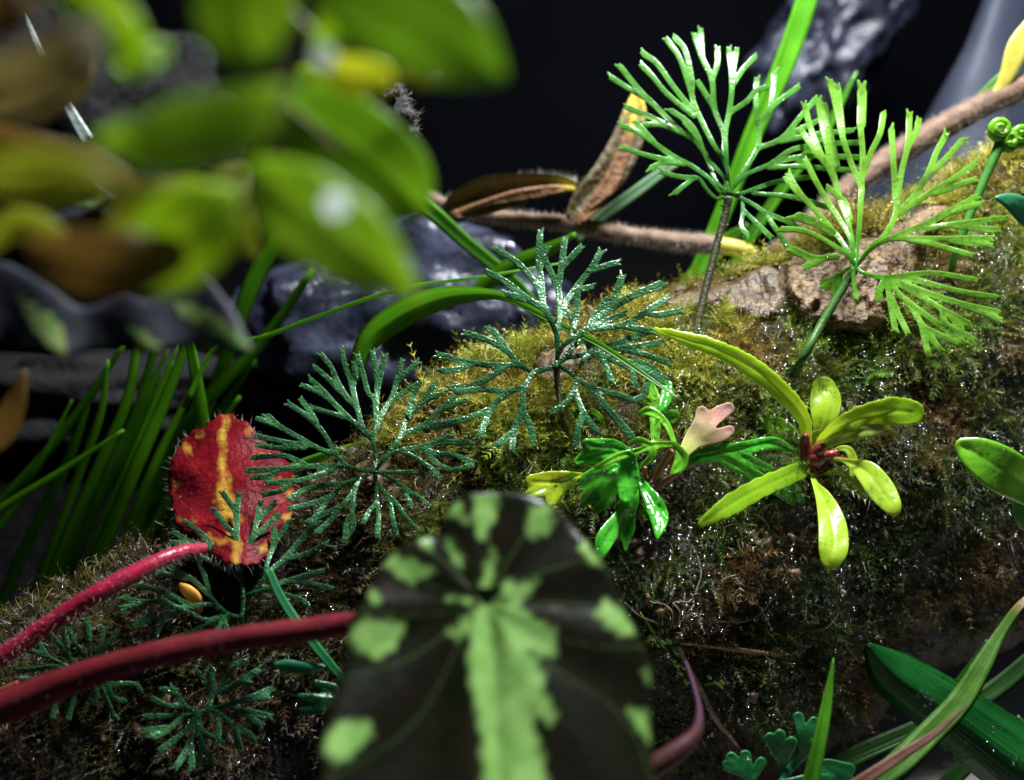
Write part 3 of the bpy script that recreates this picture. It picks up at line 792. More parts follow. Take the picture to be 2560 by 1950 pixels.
# wet glints: drops held between the shoots
p, nr, u, t = sample(13000, lambda u, t: ((t > .35) & (t < 2.3)) * (.25 + 1.0 * sstep(u, .42, .6)) * (.3 + np.exp(-((t - 1.35) / .55) ** 2)))
nn = nz3(p, 110, 3.3); m = (nn > -.12) | (rng.random(len(p)) < .25); p, nr = p[m], nr[m]
r = np.exp(rng.normal(math.log(.00029), .42, len(p)))
dr = beads('water_drops', log, p + nr * rng.uniform(.0014, .0050, len(p))[:, None], np.clip(r, .0001, .0007), M['drop'], squash=rng.uniform(.7, 1.2, (len(p), 3)))
dr['label'] = 'glinting water drops held in the moss'

# ================================================================== fern fronds
def Z(ox, oy, pts, s=3.0):
    return [(ox + a / s, oy + b / s) for a, b in pts]
def frond(name, label, origin, hub, segs, mat, dh, tilt=(0.0, .35), w0=4.2, w1=7.0, stipe=None, stipe_mat='stipe', seg_spread=.0012,
          thick=.00006, hub_r=150, ndrops=260, group='fan shaped fern fronds', tip_teeth=True, seed=1, notch=.62, dropr=.00013):
    r = random.Random(seed)
    hx, hy = origin[0] + hub[0] / 3, origin[1] + hub[1] / 3
    base = P(stipe[-1][0], stipe[-1][1], stipe[-1][2]) if stipe else P(hx, hy, dh + .004)
    t = thing(name, label, 'fern', base, group)
    w0 *= .92; w1 *= 1.06
    tops = []
    for si, seg in enumerate(segs):
        off = r.uniform(-1, 1) * seg_spread
        def depth(x, y):
            rr = math.hypot(x - hx, y - hy)
            return dh + dh / FPX * (tilt[0] * (x - hx) + tilt[1] * (hy - y)) + off * min(1, rr / 140) + .0007 * math.sin(rr / 30 + si)
        paths = []
        for pi, raw in enumerate(seg):
            ww = 1.0
            if isinstance(raw[0], (int, float)): ww = raw[0]; raw = raw[1:]
            px = Z(origin[0], origin[1], raw)
            if pi == 0 and math.hypot(px[0][0] - hx, px[0][1] - hy) > 3 and raw[0] != hub and not seg[0][0] == 'x':
                px = [(hx, hy)] + px if math.hypot(px[0][0] - hx, px[0][1] - hy) < 60 else px
            n = len(px); out = []
            for k, (x, y) in enumerate(px):
                rr = min(1, math.hypot(x - hx, y - hy) / hub_r)
                wb = w0 + (w1 - w0) * rr
                if k == n - 1: wb *= 1.08
                out.append((x, y, wb * ww))
            paths.append(out)
            if tip_teeth:
                (x1, y1, wa), (x2, y2, wb) = out[-2], out[-1]
                L = math.hypot(x2 - x1, y2 - y1) + 1e-6; ux, uy = (x2 - x1) / L, (y2 - y1) / L
                for sg in (-1, 1):
                    if r.random() < .15: continue
                    a = sg * r.uniform(.24, .46); cx, cyy = ux * math.cos(a) - uy * math.sin(a), ux * math.sin(a) + uy * math.cos(a)
                    ln = wb * r.uniform(1.3, 2.6)
                    paths.append([(x2, y2, wb * notch), (x2 + cx * ln, y2 + cyy * ln, wb * .34)])
        o, top = blade('frond_segment', t, paths, mat, depth, step=2.6, thick=thick, round_px=3.4, blend=1.3, hub=(hx, hy), hub_r=hub_r)
        if o is not None: tops.append(top)
    al = np.vstack(tops)
    # drops sit on the lobes away from the hub
    px_, py_, _ = to_px(al); far = np.hypot(px_ - hx, py_ - hy) > hub_r * .22
    al = al[far]
    k = rng.integers(0, len(al), ndrops); vd = CAM - al[k]; vd /= np.linalg.norm(vd, axis=1)[:, None]
    rr = np.clip(np.exp(rng.normal(math.log(dropr * 1.6), .42, ndrops)), .00006, .0004)
    beads('water_drops', t, al[k] + vd * (rr * .35)[:, None], rr, M['drop'], squash=rng.uniform(.75, 1.25, (ndrops, 3)))
    if stipe:
        o, V3, nr = tube('stipe', t, stipe, M[stipe_mat], n=36, k=10, rough=.00012, scale=1500)
        if stipe_mat == 'stipe':
            for q in range(14):
                i = rng.integers(0, len(V3)); c = V3[i]; dn = nr[i] + rng.normal(0, .35, 3); dn /= np.linalg.norm(dn)
                s = np.cross(dn, rng.normal(0, 1, 3)); s /= np.linalg.norm(s); L = rng.uniform(.0007, .0016)
                s2 = np.cross(dn, s) * .00008
                v = [c - s * .0002, c + s * .0002, c + s * .00022 + dn * L * .5, c + dn * L, c - s * .00022 + dn * L * .5, c + s2]
                part('scale', t, v, [(0, 1, 2, 4), (4, 2, 3), (1, 0, 5)], M['scale'], smooth=False)
    return t

D_ = [
 [[(1130,1020),(1135,900),(1110,780),(1040,680),(1010,580),(985,480),(955,350),(915,250),(885,125)], [(965,380),(985,300),(980,230)], [(985,520),(930,470),(850,340),(800,230),(745,160)], [(930,470),(840,380),(760,300),(690,245)],
  [(1110,780),(1010,680),(930,610),(800,480),(700,420),(610,380)], [(800,480),(770,440),(700,370),(655,335)], [(930,615),(800,580),(680,545)]],
 [[(1130,1020),(1140,900),(1115,780),(1140,680),(1140,560),(1130,480),(1080,420),(1050,310),(1008,170)], [(1140,520),(1150,400),(1140,280),(1118,145)], [(1150,400),(1175,300),(1198,180)], [(1140,680),(1190,570),(1260,460),(1300,320),(1330,205)], [(1300,340),(1370,270),(1430,215)], [(1260,480),(1350,420),(1445,365)], [(1455,375),(1410,460),(1385,580)]],
 [[(1130,1020),(1200,920),(1300,790),(1335,720),(1360,640),(1395,590),(1500,480),(1560,385)], [(1510,480),(1600,445)], [(1330,735),(1480,680),(1620,560),(1725,455)], [(1640,550),(1800,485)], [(1480,680),(1600,685),(1730,655)], [(1385,600),(1400,520)]],
 [[(1130,1020),(1200,930),(1290,865),(1480,830),(1600,800),(1830,797)], [(1560,810),(1690,755)], [(1480,840),(1600,880),(1720,890),(1840,940)], [(1350,870),(1450,920),(1560,1000),(1595,1040)], [(1500,850),(1580,940),(1700,1005),(1830,980)]],
 [[(1130,1020),(1300,1020),(1420,1020),(1510,1043)]],
 [[(1130,1020),(1200,1040),(1290,1090),(1370,1150),(1450,1200),(1520,1260)], [(1350,1150),(1380,1220),(1400,1262)]],
 [[(1130,1020),(1140,1080),(1145,1180),(1150,1250),(1160,1360),(1152,1480)], [(1145,1250),(1090,1310),(1058,1375)]],
 [[(1130,1020),(1150,1100),(1220,1190),(1250,1260),(1265,1370),(1293,1490)], [(1220,1190),(1290,1250),(1350,1340),(1410,1415)]],
 [[(1130,1020),(1060,1050),(1000,1110),(970,1220),(960,1330),(920,1400),(910,1520)], [(962,1340),(972,1420),(918,1505)], [(1000,1110),(930,1220),(870,1290),(800,1380),(705,1465)], [(850,1290),(720,1350),(635,1392)]],
 [[(1130,1020),(1060,1050),(900,1110),(810,1190),(680,1250),(525,1288)], [(820,1190),(760,1260),(703,1335)], [(900,1110),(800,1110),(650,1140),(550,1180),(505,1225)]],
 [[(1130,1020),(1020,1010),(940,980),(740,975),(560,980),(400,1000),(185,1005)], [(400,1010),(350,1050),(245,1060)], [(600,960),(450,900),(230,910)], [(820,1000),(620,1070),(500,1090),(355,1100)], [(500,1100),(420,1160),(325,1183)]],
 [[(1130,1020),(940,980),(840,880),(740,720),(620,600),(505,525)], [(690,640),(640,560),(595,500)], [(840,880),(720,850),(560,760),(420,680),(335,605)], [(430,690),(268,625)], [(640,820),(480,800),(245,752)], [(600,840),(400,840),(285,822)]],
]
C_ = [
 [[(930,1070),(940,950),(930,820),(880,700),(840,620),(800,480),(640,290),(485,195)], [(830,560),(820,420),(800,280),(810,90)], [(815,290),(850,205)], [(850,640),(720,560),(560,440),(435,372)], [(700,570),(575,532)]],
 [[(930,1070),(945,940),(940,830),(960,700),(960,600),(940,480),(865,310)], [(945,480),(970,320),(992,140)], [(980,320),(1095,195)], [(980,620),(1100,450),(1190,340),(1250,235)], [(1190,350),(1360,298)], [(1080,500),(1172,478)], [(985,630),(1050,710)]],
 [[(930,1070),(960,940),(1040,870),(1140,800),(1180,770),(1220,690),(1300,585)], [(1200,740),(1340,620),(1418,415)], [(1.25,(1340,630),(1500,540),(1710,455))][0], [(1200,790),(1320,720),(1432,673)], [(1200,790),(1450,750),(1630,640),(1735,575)], [(1600,665),(1700,680),(1830,657)], [(1450,770),(1630,800)]],
 [[(930,1070),(1040,960),(1060,800),(1082,700),(1090,540)]],
 [[(930,1070),(1020,960),(1150,870),(1300,920),(1450,870),(1630,805)], [(1300,920),(1500,920),(1690,893)], [(1400,930),(1600,980),(1760,1035)], [(1160,880),(1180,960),(1125,1035)]],
 [[(930,1070),(1000,1010),(1100,990),(1240,970),(1310,1080),(1342,1165)], [(1240,970),(1400,1040),(1490,1090),(1518,1190)], [(1340,1000),(1500,1050),(1650,1140),(1700,1183)], [(1500,1030),(1620,1060),(1722,1143)], [(1210,890),(1250,960)]],
 [[(930,1070),(980,1080),(1080,1150),(1200,1230),(1400,1280),(1500,1320),(1580,1290),(1600,1228)], [(1.25,(1200,1230),(1300,1370),(1400,1480),(1490,1590))][0], [(1080,1150),(1070,1240),(990,1350),(915,1397)], [(1070,1240),(1130,1400),(1235,1560)], [(1130,1420),(1100,1530),(1082,1630)]],
 [[(930,1070),(870,1080),(770,1110),(650,1050),(570,960),(440,880),(275,825)], [(570,960),(500,850),(442,795)], [(650,1055),(480,1060),(290,1040),(70,987)], [(290,1045),(200,1090),(80,1100)], [(540,1070),(420,1160),(260,1220),(155,1230)]],
 [[(930,1070),(770,1110),(700,1220),(680,1280),(680,1390),(620,1540),(602,1650)], [(680,1390),(730,1500),(758,1600)], [(620,1550),(497,1652)], [(700,1220),(560,1270),(440,1390),(375,1550)], [(440,1390),(220,1470),(10,1510)], [(560,1265),(380,1240),(190,1260)]],
]
A_ = [
 [[(970,1260),(965,1150),(930,1030),(850,900),(740,680),(690,540),(690,420),(640,200),(565,105)], [(680,500),(600,260),(515,135)], [(690,640),(560,480),(430,300),(335,228)], [(700,690),(500,520),(400,400),(325,322)]],
 [[(970,1260),(960,1100),(930,960),(930,820),(860,640),(840,420),(770,260),(715,105)], [(765,240),(755,70)], [(840,420),(880,300),(882,210)], [(850,620),(745,450)]],
 [[(970,1260),(955,1100),(945,950),(940,810),(970,650),(990,450),(970,215)], [(990,440),(1005,320),(1022,215)], [(1000,450),(1080,330),(1150,258)], [(980,660),(1100,580),(1170,500),(1250,475)]],
 [[(970,1260),(1060,1130),(1180,930),(1200,760),(1280,620),(1310,375)], [(1190,800),(1170,600),(1175,430)], [(1290,620),(1390,540),(1470,485)], [(1190,930),(1360,860),(1500,700),(1610,570)], [(1380,850),(1560,760),(1690,700)], [(1360,880),(1600,830),(1870,800)]],
 [[(970,1260),(1100,1130),(1280,1050),(1450,940),(1700,900),(1930,890)], [(1300,1040),(1560,990),(1930,1000)], [(1270,1080),(1500,1070),(1910,1100)]],
 [[(970,1260),(1060,1270),(1300,1190),(1550,1150)], [(1150,1270),(1450,1300),(1690,1370)]],
 [[(970,1270),(1060,1300),(1070,1420),(1060,1520),(1098,1570)], [(1080,1400),(1160,1480),(1262,1580)]],
 [[(970,1270),(1090,1320),(1230,1410),(1320,1540),(1395,1650)], [(1230,1410),(1400,1480),(1490,1527)]],
 [[(970,1280),(880,1310),(800,1240),(740,1160),(640,1150),(560,1140),(478,1113)], [(700,1160),(620,1220),(566,1265)]],
 [[(970,1280),(900,1260),(820,1160),(680,1060),(560,1000),(400,890),(280,810),(168,763)], [(400,880),(330,800),(275,745)], [(640,1050),(480,1040),(388,1078)], [(560,1030),(330,980),(188,932)]],
 [[(970,1270),(870,1180),(800,1000),(720,880),(600,800),(450,650),(300,500),(158,328)], [(380,580),(240,500),(90,405)], [(600,810),(470,760),(350,755)], [(470,740),(340,680),(218,632)]],
 [[(930,1150),(800,1000),(740,860),(700,780),(640,720),(538,653)], [(740,860),(640,740)]],
]
B_ = [
 [[(900,1400),(910,1250),(925,1100),(935,900),(940,800),(870,640),(800,430),(760,240),(712,30)], [(800,400),(780,200),(766,70)], [(940,800),(950,560),(935,350),(940,200)], [(1.5,(940,330),(945,200),(945,95))][0], [(960,700),(1010,550),(1080,400),(1105,260)]],
 [[(900,1400),(880,1250),(840,1060),(780,900),(740,750),(640,560),(560,360),(522,220)], [(740,740),(680,480),(640,300),(622,180)], [(760,640),(700,350),(672,210)], [(700,660),(600,540),(495,385)]],
 [[(900,1400),(860,1200),(780,1050),(680,900),(600,760),(535,630)], [(860,1040),(820,920),(760,870),(697,815)]],
 [[(900,1400),(840,1280),(720,1120),(560,940),(460,840),(385,748)], [(500,880),(440,790),(405,728)]],
 [[(900,1400),(820,1300),(660,1200),(500,1130),(350,1120)], [(1.6,(720,1140),(600,1070),(475,1028))][0], [(1.4,(760,1320),(600,1340),(440,1282))][0], [(1.3,(640,1350),(545,1388))][0]],
 [[(900,1400),(880,1450),(890,1550),(900,1630)]],
 [[(900,1400),(830,1420),(760,1480),(665,1508)], [(1.7,(770,1470),(745,1590))][0], [(1.5,(770,1470),(690,1540))][0]],
 [[(900,1400),(1000,1260),(1100,1180),(1200,1000),(1190,800),(1180,600),(1166,380)], [(1200,980),(1240,700),(1290,480),(1300,280)], [(1290,500),(1350,400),(1368,320)], [(1220,990),(1350,850),(1440,700),(1500,550),(1565,428)], [(1480,680),(1600,560),(1692,457)], [(1240,990),(1400,880),(1600,760),(1770,645)], [(1500,850),(1770,753)]],
 [[(900,1400),(1020,1260),(1150,1190),(1350,1110),(1480,1050),(1650,980),(1820,933)], [(1480,1050),(1700,930),(1782,885)], [(1400,1120),(1650,1080),(1990,1040)], [(1650,1100),(1950,1120)], [(1150,1190),(1400,1190),(1600,1190),(1880,1185)], [(1600,1200),(1890,1238)], [(1300,1200),(1500,1240),(1740,1307)]],
 [[(900,1400),(960,1450),(1120,1480),(1300,1460),(1500,1450),(1780,1498)], [(1150,1480),(1350,1500),(1650,1580),(1940,1628)], [(1200,1500),(1450,1600),(1700,1680),(1950,1737)], [(1700,1690),(1950,1785)], [(1160,1500),(1350,1600),(1550,1720),(1740,1825)], [(1600,1760),(1690,1862)], [(1550,1730),(1580,1830),(1750,1925)], [(1150,1510),(1250,1630),(1450,1780),(1690,1955)], [(1300,1680),(1400,1840),(1515,2000)], [(1420,1860),(1640,1965)], [(1390,1830),(1437,2040)], [(1130,1490),(1150,1640),(1180,1800),(1188,1840)], [(1170,1640),(1230,1780),(1275,1870)], [(1.4,(1120,1490),(1075,1580),(1072,1620))][0]],
]
E_ = [
 [[(985,870),(970,720),(970,580),(940,480),(910,400),(860,350),(767,228)], [(930,420),(940,320),(920,230),(845,118)], [(930,300),(950,130)], [(975,570),(1050,440),(1080,330),(1110,190)], [(1090,310),(1130,260),(1200,195)], [(1060,430),(1232,276)]],
 [[(985,870),(960,760),(880,650),(780,540),(680,500),(560,450),(478,403)], [(680,500),(470,472)], [(770,520),(680,410),(577,335)], [(900,690),(700,590),(625,535)], [(640,560),(630,505)]],
 [[(985,870),(1060,840),(1150,720),(1160,640),(1220,480),(1325,318)], [(1210,490),(1215,380)], [(1160,700),(1300,580),(1420,440),(1513,338)], [(1290,590),(1440,560),(1590,493)]],
 [[(985,870),(1080,840),(1180,800),(1330,750),(1560,688)], [(1330,760),(1450,770),(1620,808)], [(1180,810),(1290,855),(1400,890),(1462,930)]],
 [[(970,1020),(860,1000),(740,880),(620,760),(520,700),(338,595)], [(560,740),(420,710),(298,682)], [(740,880),(700,740),(660,640),(640,590)]],
 [[(970,1020),(860,1000),(740,935),(600,940),(470,880),(350,830),(210,793)], [(600,950),(500,960),(385,905)], [(400,910),(220,915),(90,882)], [(240,920),(98,957)]],
 [[(970,1020),(860,1010),(700,1050),(560,990),(430,1000)], [(1.5,(430,1000),(300,1020),(200,1078))][0], [(420,1010),(370,1080),(343,1130)]],
 [[(970,1020),(860,1020),(720,1070),(600,1140),(480,1180),(348,1228)], [(590,1150),(540,1230),(486,1272)], [(480,1190),(357,1283)]],
 [[(860,1020),(830,1040),(790,1130),(742,1212)], [(840,1050),(878,1150)]],
]
F_ = [
 [[(960,1150),(980,1100),(980,1020),(920,920),(882,875)], [(990,1060),(990,860)], [(1000,1050),(1080,940),(1150,830),(1222,793)], [(1010,1040),(1180,950),(1310,875)], [(1200,950),(1252,942)]],
 [[(960,1150),(1060,1130),(1150,1100),(1280,1060),(1412,1008)], [(1240,1080),(1380,1060)], [(1130,1130),(1250,1160),(1400,1198)], [(1180,1150),(1332,1250)]],
 [[(960,1150),(1040,1180),(1100,1230),(1160,1300),(1197,1430)], [(1130,1250),(1282,1347)], [(1040,1180),(1040,1370)]],
 [[(960,1150),(890,1190),(900,1280),(940,1330),(1050,1387)], [(890,1200),(900,1340),(910,1420),(892,1530)], [(915,1420),(995,1532)]],
 [[(960,1150),(890,1190),(850,1300),(810,1430),(735,1560)], [(830,1420),(840,1550)], [(890,1190),(780,1320),(628,1437)]],
 [[(960,1150),(860,1190),(760,1220),(650,1310),(548,1357)], [(650,1290),(508,1308)]],
 [[(960,1150),(860,1190),(700,1200),(508,1208)]],
 [[(960,1150),(880,1170),(780,1130),(640,1120),(548,1073)], [(780,1120),(720,1040),(637,1003)], [(720,1040),(692,997)]],
]
G_ = [
 [[(660,860),(540,780),(460,680),(345,545)], [(520,770),(480,600),(480,480)], [(620,870),(480,820),(340,750),(168,693)], [(350,750),(265,608)]],
 [[(660,860),(640,750),(560,650),(522,548)], [(680,800),(670,600),(652,480)], [(700,790),(760,650),(768,540)], [(720,780),(800,680),(872,568)]],
 [[(660,870),(600,890),(420,830),(250,850),(138,860)], [(560,920),(400,930),(158,930)], [(800,880),(920,805)]],
 [[(680,880),(700,950),(730,1030),(692,1112)], [(720,920),(800,960),(850,1060),(932,1086)], [(800,960),(1000,960),(1052,1005)], [(760,980),(780,1020),(840,1170),(876,1222)]],
 [[(660,880),(600,970),(560,1050),(512,1222)], [(560,1000),(430,1100),(393,1212)]],
]
H_ = [
 [[(520,1690),(600,1580),(680,1490),(745,1415)], [(1.0,(690,1440),(670,1320),(648,1215))][0], [(690,1400),(730,1300),(765,1250)]],
 [[(520,1690),(530,1560),(510,1440),(510,1345)], [(500,1500),(435,1368)], [(540,1540),(597,1398)]],
 [[(400,1760),(300,1700),(270,1620),(250,1500)], [(240,1620),(118,1572)], [(230,1600),(145,1515)], [(310,1640),(368,1548)]],
 [[(520,1700),(600,1690),(760,1670),(930,1682)], [(760,1660),(840,1565),(1030,1598)], [(850,1580),(1015,1665)]],
]
def stem(pts): return pts
frond('fern_frond', 'dark green fan frond beside the red leaf, its tips wet and glittering', (560, 840), (1130, 1020), D_, M['frond_dark'], .1865, (0, .30), 4.0, 6.4,
      stipe=[(936.7, 1180, .1872, 6), (940, 1205, .19, 6), (944, 1250, on(944, 1250, -.001), 6)], stipe_mat='stipe_green', seed=2, ndrops=520)
frond('fern_frond', 'dark green open frond with wide forks in the middle, crossed by a grass blade', (1080, 560), (930, 1070), C_, M['frond_dark'], .190, (0, .22), 5.2, 7.5,
      stipe=[(1390, 912, .1905, 8.5), (1396, 980, .191, 8), (1412, 1060, .190, 7.5), (1428, 1125, on(1428, 1125, -.001), 7)], seed=3, ndrops=420, seg_spread=.0025)
frond('fern_frond', 'tall mid green frond standing against the black backdrop on a scaly stalk', (1500, 60), (970, 1260), A_, M['frond_mid'], .209, (.05, .30), 4.2, 6.3,
      stipe=[(1822, 492, .2062, 11), (1812, 540, .2065, 10), (1790, 620, .206, 9.5), (1750, 780, .204, 10), (1718, 940, .200, 9), (1708, 1062, on(1708, 1062, -.001), 9)], seed=4, ndrops=420, seg_spread=.004)
frond('fern_frond', 'bright yellow green frond at right in front of the bare wood', (1840, 200), (900, 1400), B_, M['frond_bright'], .196, (.0, .28), 4.8, 7.0,
      stipe=[(2138, 672, .1965, 11), (2110, 715, .197, 11), (2060, 800, .196, 11), (2010, 890, .194, 11), (1975, 955, on(1975, 955, -.001), 10)], stipe_mat='stipe_green', seed=5, ndrops=420, seg_spread=.005)
frond('fern_frond', 'dark frond growing upright in front of the red leaf and the orange flake', (280, 1200), (985, 870), E_, M['frond_deep'], .179, (0, .25), 4.4, 6.4,
      stipe=[(608, 1490, .1792, 6), (603, 1540, .180, 6.5), (606, 1600, on(606, 1600, -.001), 6)], stipe_mat='stipe_green', seed=6, ndrops=380)
frond('fern_frond', 'small dark rosette shaped frond under the dark red stem', (200, 1390), (960, 1150), F_, M['frond_deep'], .172, (0, .25), 5.0, 7.6,
      stipe=[(520, 1773, .1725, 6), (522, 1790, .175, 6), (524, 1812, on(524, 1812, -.001), 6)], stipe_mat='stipe_green', seed=7, ndrops=170, hub_r=120)
frond('fern_frond', 'shaded dim green frond at far left between the two red stems', (0, 1390), (660, 860), G_, M['frond_deep'], .174, (0, .2), 5.0, 6.4,
      stipe=[(220, 1677, .1743, 6), (224, 1700, .177, 6), (228, 1725, on(228, 1725, -.001), 6)], stipe_mat='stipe_green', seed=8, ndrops=70, hub_r=130, tip_teeth=False)
frond('fern_frond', 'matt jade green frond with blunt fingers at the bottom edge', (1780, 1390), (520, 1690), H_, M['frond_jade'], .172, (0, .1), 8, 13.0,
      stipe=[(1953, 1953, .172, 9), (1948, 2010, .175, 9), (1940, 2090, .188, 9)], stipe_mat='stipe_green', seed=9, ndrops=12, hub_r=90, tip_teeth=False, thick=.00016)

# unfurling frond
fd = thing('fiddlehead', 'pale green fern stalk with curled unfurling head at the right edge', 'fern', P(2372, 690, on(2372, 690, -.001)))
tube('stipe', fd, [(2372, 690, on(2372, 690, -.001), 9), (2395, 620, .205, 9), (2432, 520, .204, 10), (2470, 430, .204, 11), (2500, 360, .204, 13)], M['oval_dark'], n=30)
for cx, cy_, r0, turns, sg in ((2502, 322, 26, 1.6, 1), (2550, 338, 24, 1.5, -1), (2528, 352, 20, 1.2, 1)):
    pts = []
    for k in range(26):
        a = k / 25; an = sg * (a * turns * 2 * math.pi) + (math.pi * .5)
        rr = r0 * (1 - .75 * a)
        pts.append((cx + rr * math.cos(an), cy_ + rr * math.sin(an), .2035 - .0012 * a, 11 * (1 - .35 * a)))
    pts = [(2500, 368, .204, 11)] + pts
    tube('curled_segment', fd, pts, M['oval'], n=60, k=10, rough=.00012, scale=1200)

# ================================================================== lime rosette
def ZW(ox, oy, pts, s=3.0, wk=1.0):
    """zoomed trace (x,y,halfwidth[,depth]) -> photograph pixels"""
    return [(ox + p[0] / s, oy + p[1] / s, p[2] / s * wk) + ((p[3],) if len(p) > 3 else ()) for p in pts]
rc = on(2036, 1150, .001)
ros = thing('rosette_plant', 'bright lime green rosette with red centre and long tongue shaped leaves', 'plant', P(2036, 1150, rc))
def rleaf(paths, mat, d0, d1, step=3.0, thick=.00012, rib=.00012, label=None, parent=None, origin=(1700, 880), name='leaf', wave=.0004, jag=0.0, round_px=5, blend=2.5, ndrop=10, arch=0.0, **kw):
    out = []
    bx, by = origin[0] + paths[0][0][0] / 3, origin[1] + paths[0][0][1] / 3
    far = max(math.hypot(origin[0] + q_[0] / 3 - bx, origin[1] + q_[1] / 3 - by) for pa in paths for q_ in pa)
    for pth in paths:
        q = ZW(origin[0], origin[1], pth); n = len(q); r = []
        if d1 < .1795: d1 += .007
        for k, pt in enumerate(q):
            s = min(1.0, math.hypot(pt[0] - bx, pt[1] - by) / far)
            r.append(pt if len(pt) > 3 else pt + (d0 + (d1 - d0) * s - arch * math.sin(math.pi * s),))
        out.append(r)
    o, top = blade(name, parent or ros, out, M[mat] if isinstance(mat, str) else mat, step=step, thick=thick, round_px=round_px, blend=blend, rib=rib, rib_px=5, wave=wave, wave_px=45, jag=jag, **kw)
    if label: o['label'] = label
    if ndrop:
        k = rng.integers(0, len(top), ndrop); vd = CAM - top[k]; vd /= np.linalg.norm(vd, axis=1)[:, None]
        rr = rng.uniform(.00012, .00036, ndrop)
        beads('water_drops', o, top[k] + vd * (rr * .3)[:, None], rr, M['drop'], squash=rng.uniform(.75, 1.25, (ndrop, 3)))
    return o
lg = lambda x, y, l: on(1700 + x / 3, 880 + y / 3, l)
rleaf([[(1000, 720, 16), (1040, 580, 42), (1080, 480, 95), (1092, 370, 118), (1078, 275, 92)]], 'lime', rc - .002, lg(1080, 275, .003), arch=.002)
rleaf([[(930, 690, 16), (820, 610, 60), (740, 570, 80), (680, 530, 62)]], 'lime_green', rc - .0015, lg(680, 530, .002), ndrop=4)
rleaf([[(960, 560, 20), (900, 480, 60), (870, 460, 40)]], 'lobed', rc + .0008, lg(870, 460, .0015), ndrop=3)
rleaf([[(1010, 730, 22), (1150, 590, 55), (1350, 500, 92), (1600, 445, 108), (1740, 455, 92)]], 'lime_green', rc - .003, .176, arch=.003, ndrop=22, jag=1.5)
rleaf([[(1000, 745, 22), (1150, 660, 45), (1350, 600, 56), (1500, 580, 44), (1590, 600, 22), (1655, 660, 10)]], 'lime_pale', rc - .0045, .1765, arch=.002, ndrop=5)
rleaf([[(1110, 770, 12), (1200, 725, 20), (1270, 740, 30), (1300, 830, 36), (1288, 925, 18)]], 'lime', rc - .002, rc - .005, ndrop=3)
rleaf([[(1080, 915, 10), (1200, 900, 32), (1320, 1000, 52), (1420, 1075, 32)]], 'lime_pale', lg(1080, 915, .001), lg(1420, 1075, .002), ndrop=4)
rleaf([[(1080, 790, 12), (1250, 822, 22), (1400, 900, 84), (1500, 1020, 102), (1575, 1125, 80), (1605, 1180, 52)]], 'lime', rc - .001, .170, arch=.002, ndrop=12)
rleaf([[(965, 840, 16), (1010, 980, 22), (1080, 1100, 62), (1140, 1280, 102), (1152, 1450, 112), (1140, 1540, 88)]], 'lime', rc - .001, .167, arch=.002, ndrop=8)
rleaf([[(915, 880, 62), (800, 930, 72), (600, 1020, 76), (400, 1130, 80), (270, 1215, 60), (165, 1285, 30)]], 'lime_green', rc - .004, .166, arch=.003, jag=1.6, ndrop=12)
rleaf([[(1010, 815, 12), (900, 812, 26), (770, 822, 22)]], 'lime_pale', rc - .0035, rc - .004, ndrop=3)
rleaf([[(880, 900, 10), (920, 960, 28), (945, 1030, 10)]], 'lime', rc, lg(940, 1030, .001), ndrop=0)
# the long arching leaf that leans left over the moss
rl = [(2016, 1125, 9, rc - .002), (2016, 1080, 15, rc - .004), (2002, 1035, 20, rc - .006), (1960, 985, 23, rc - .009), (1890, 925, 25, rc - .011), (1800, 875, 22, rc - .012), (1720, 848, 17, rc - .011), (1640, 824, 7, rc - .009)]
o, _t = blade('leaf', ros, [rl], M['lime_green'], step=3, thick=.0003, round_px=9, rib=.0002, rib_px=5, wave=.0003, jag=1.5)
o['label'] = 'longest leaf, arching to the left'
vd = CAM - _t; k = rng.integers(0, len(_t), 24); rr = rng.uniform(.00008, .00024, 24)
beads('water_drops', o, _t[k] + vd[k] / np.linalg.norm(vd[k], axis=1)[:, None] * (rr * .3)[:, None], rr, M['drop'])
for pts in ([(2018, 1155, rc - .004, 15), (2014, 1110, rc - .0045, 14), (2014, 1085, rc - .006, 7)], [(2030, 1150, rc - .004, 14), (2052, 1118, rc - .0055, 16), (2085, 1095, rc - .006, 10)],
            [(2060, 1140, rc - .002, 13), (2080, 1135, rc - .003, 11), (2095, 1128, rc - .003, 6)], [(2022, 1155, rc - .003, 10), (2030, 1180, rc - .003, 9), (2040, 1210, rc - .0025, 6)],
            [(2036, 1150, rc - .003, 22), (2040, 1146, rc - .0045, 24), (2048, 1142, rc - .004, 20)], [(2070, 1146, rc - .002, 8), (2105, 1150, rc - .002, 7), (2135, 1155, rc - .003, 6)]):
    tube('leaf_base', ros, pts, M['red_neck'], n=10, k=8, rough=.0002)

# ================================================================== lobed plant
kc = on(1635, 1225, .001)
lob = thing('lobed_plant', 'glossy green plant with scalloped leaves beside the big begonia leaf', 'plant', P(1635, 1225, kc))
def kleaf(paths, mat, d0, d1, **kw):
    kw.setdefault('rib', .00025)
    kw.setdefault('ndrop', 26); kw.setdefault('thick', .00015); kw.setdefault('wave', .0007)
    return rleaf(paths, mat, d0, d1, parent=lob, origin=(1280, 900), **kw)
kd = lambda x, y, l: on(1280 + x / 3, 900 + y / 3, l)
o = kleaf([[(560, 858, 8), (470, 872, 34), (400, 905, 72), (280, 920, 86), (160, 915, 60)], [(330, 950, 70), (290, 1060, 42)], [(250, 960, 60), (125, 1010, 34)]], 'lobed_yellow', kd(540, 860, .006), .1735, label='yellow leaf with notched tip')
kleaf([[(900, 720, 40), (760, 660, 66), (640, 650, 62), (560, 630, 40)], [(760, 700, 60), (600, 710, 70), (490, 760, 28)]], 'lobed', kc - .005, .176, ndrop=40)
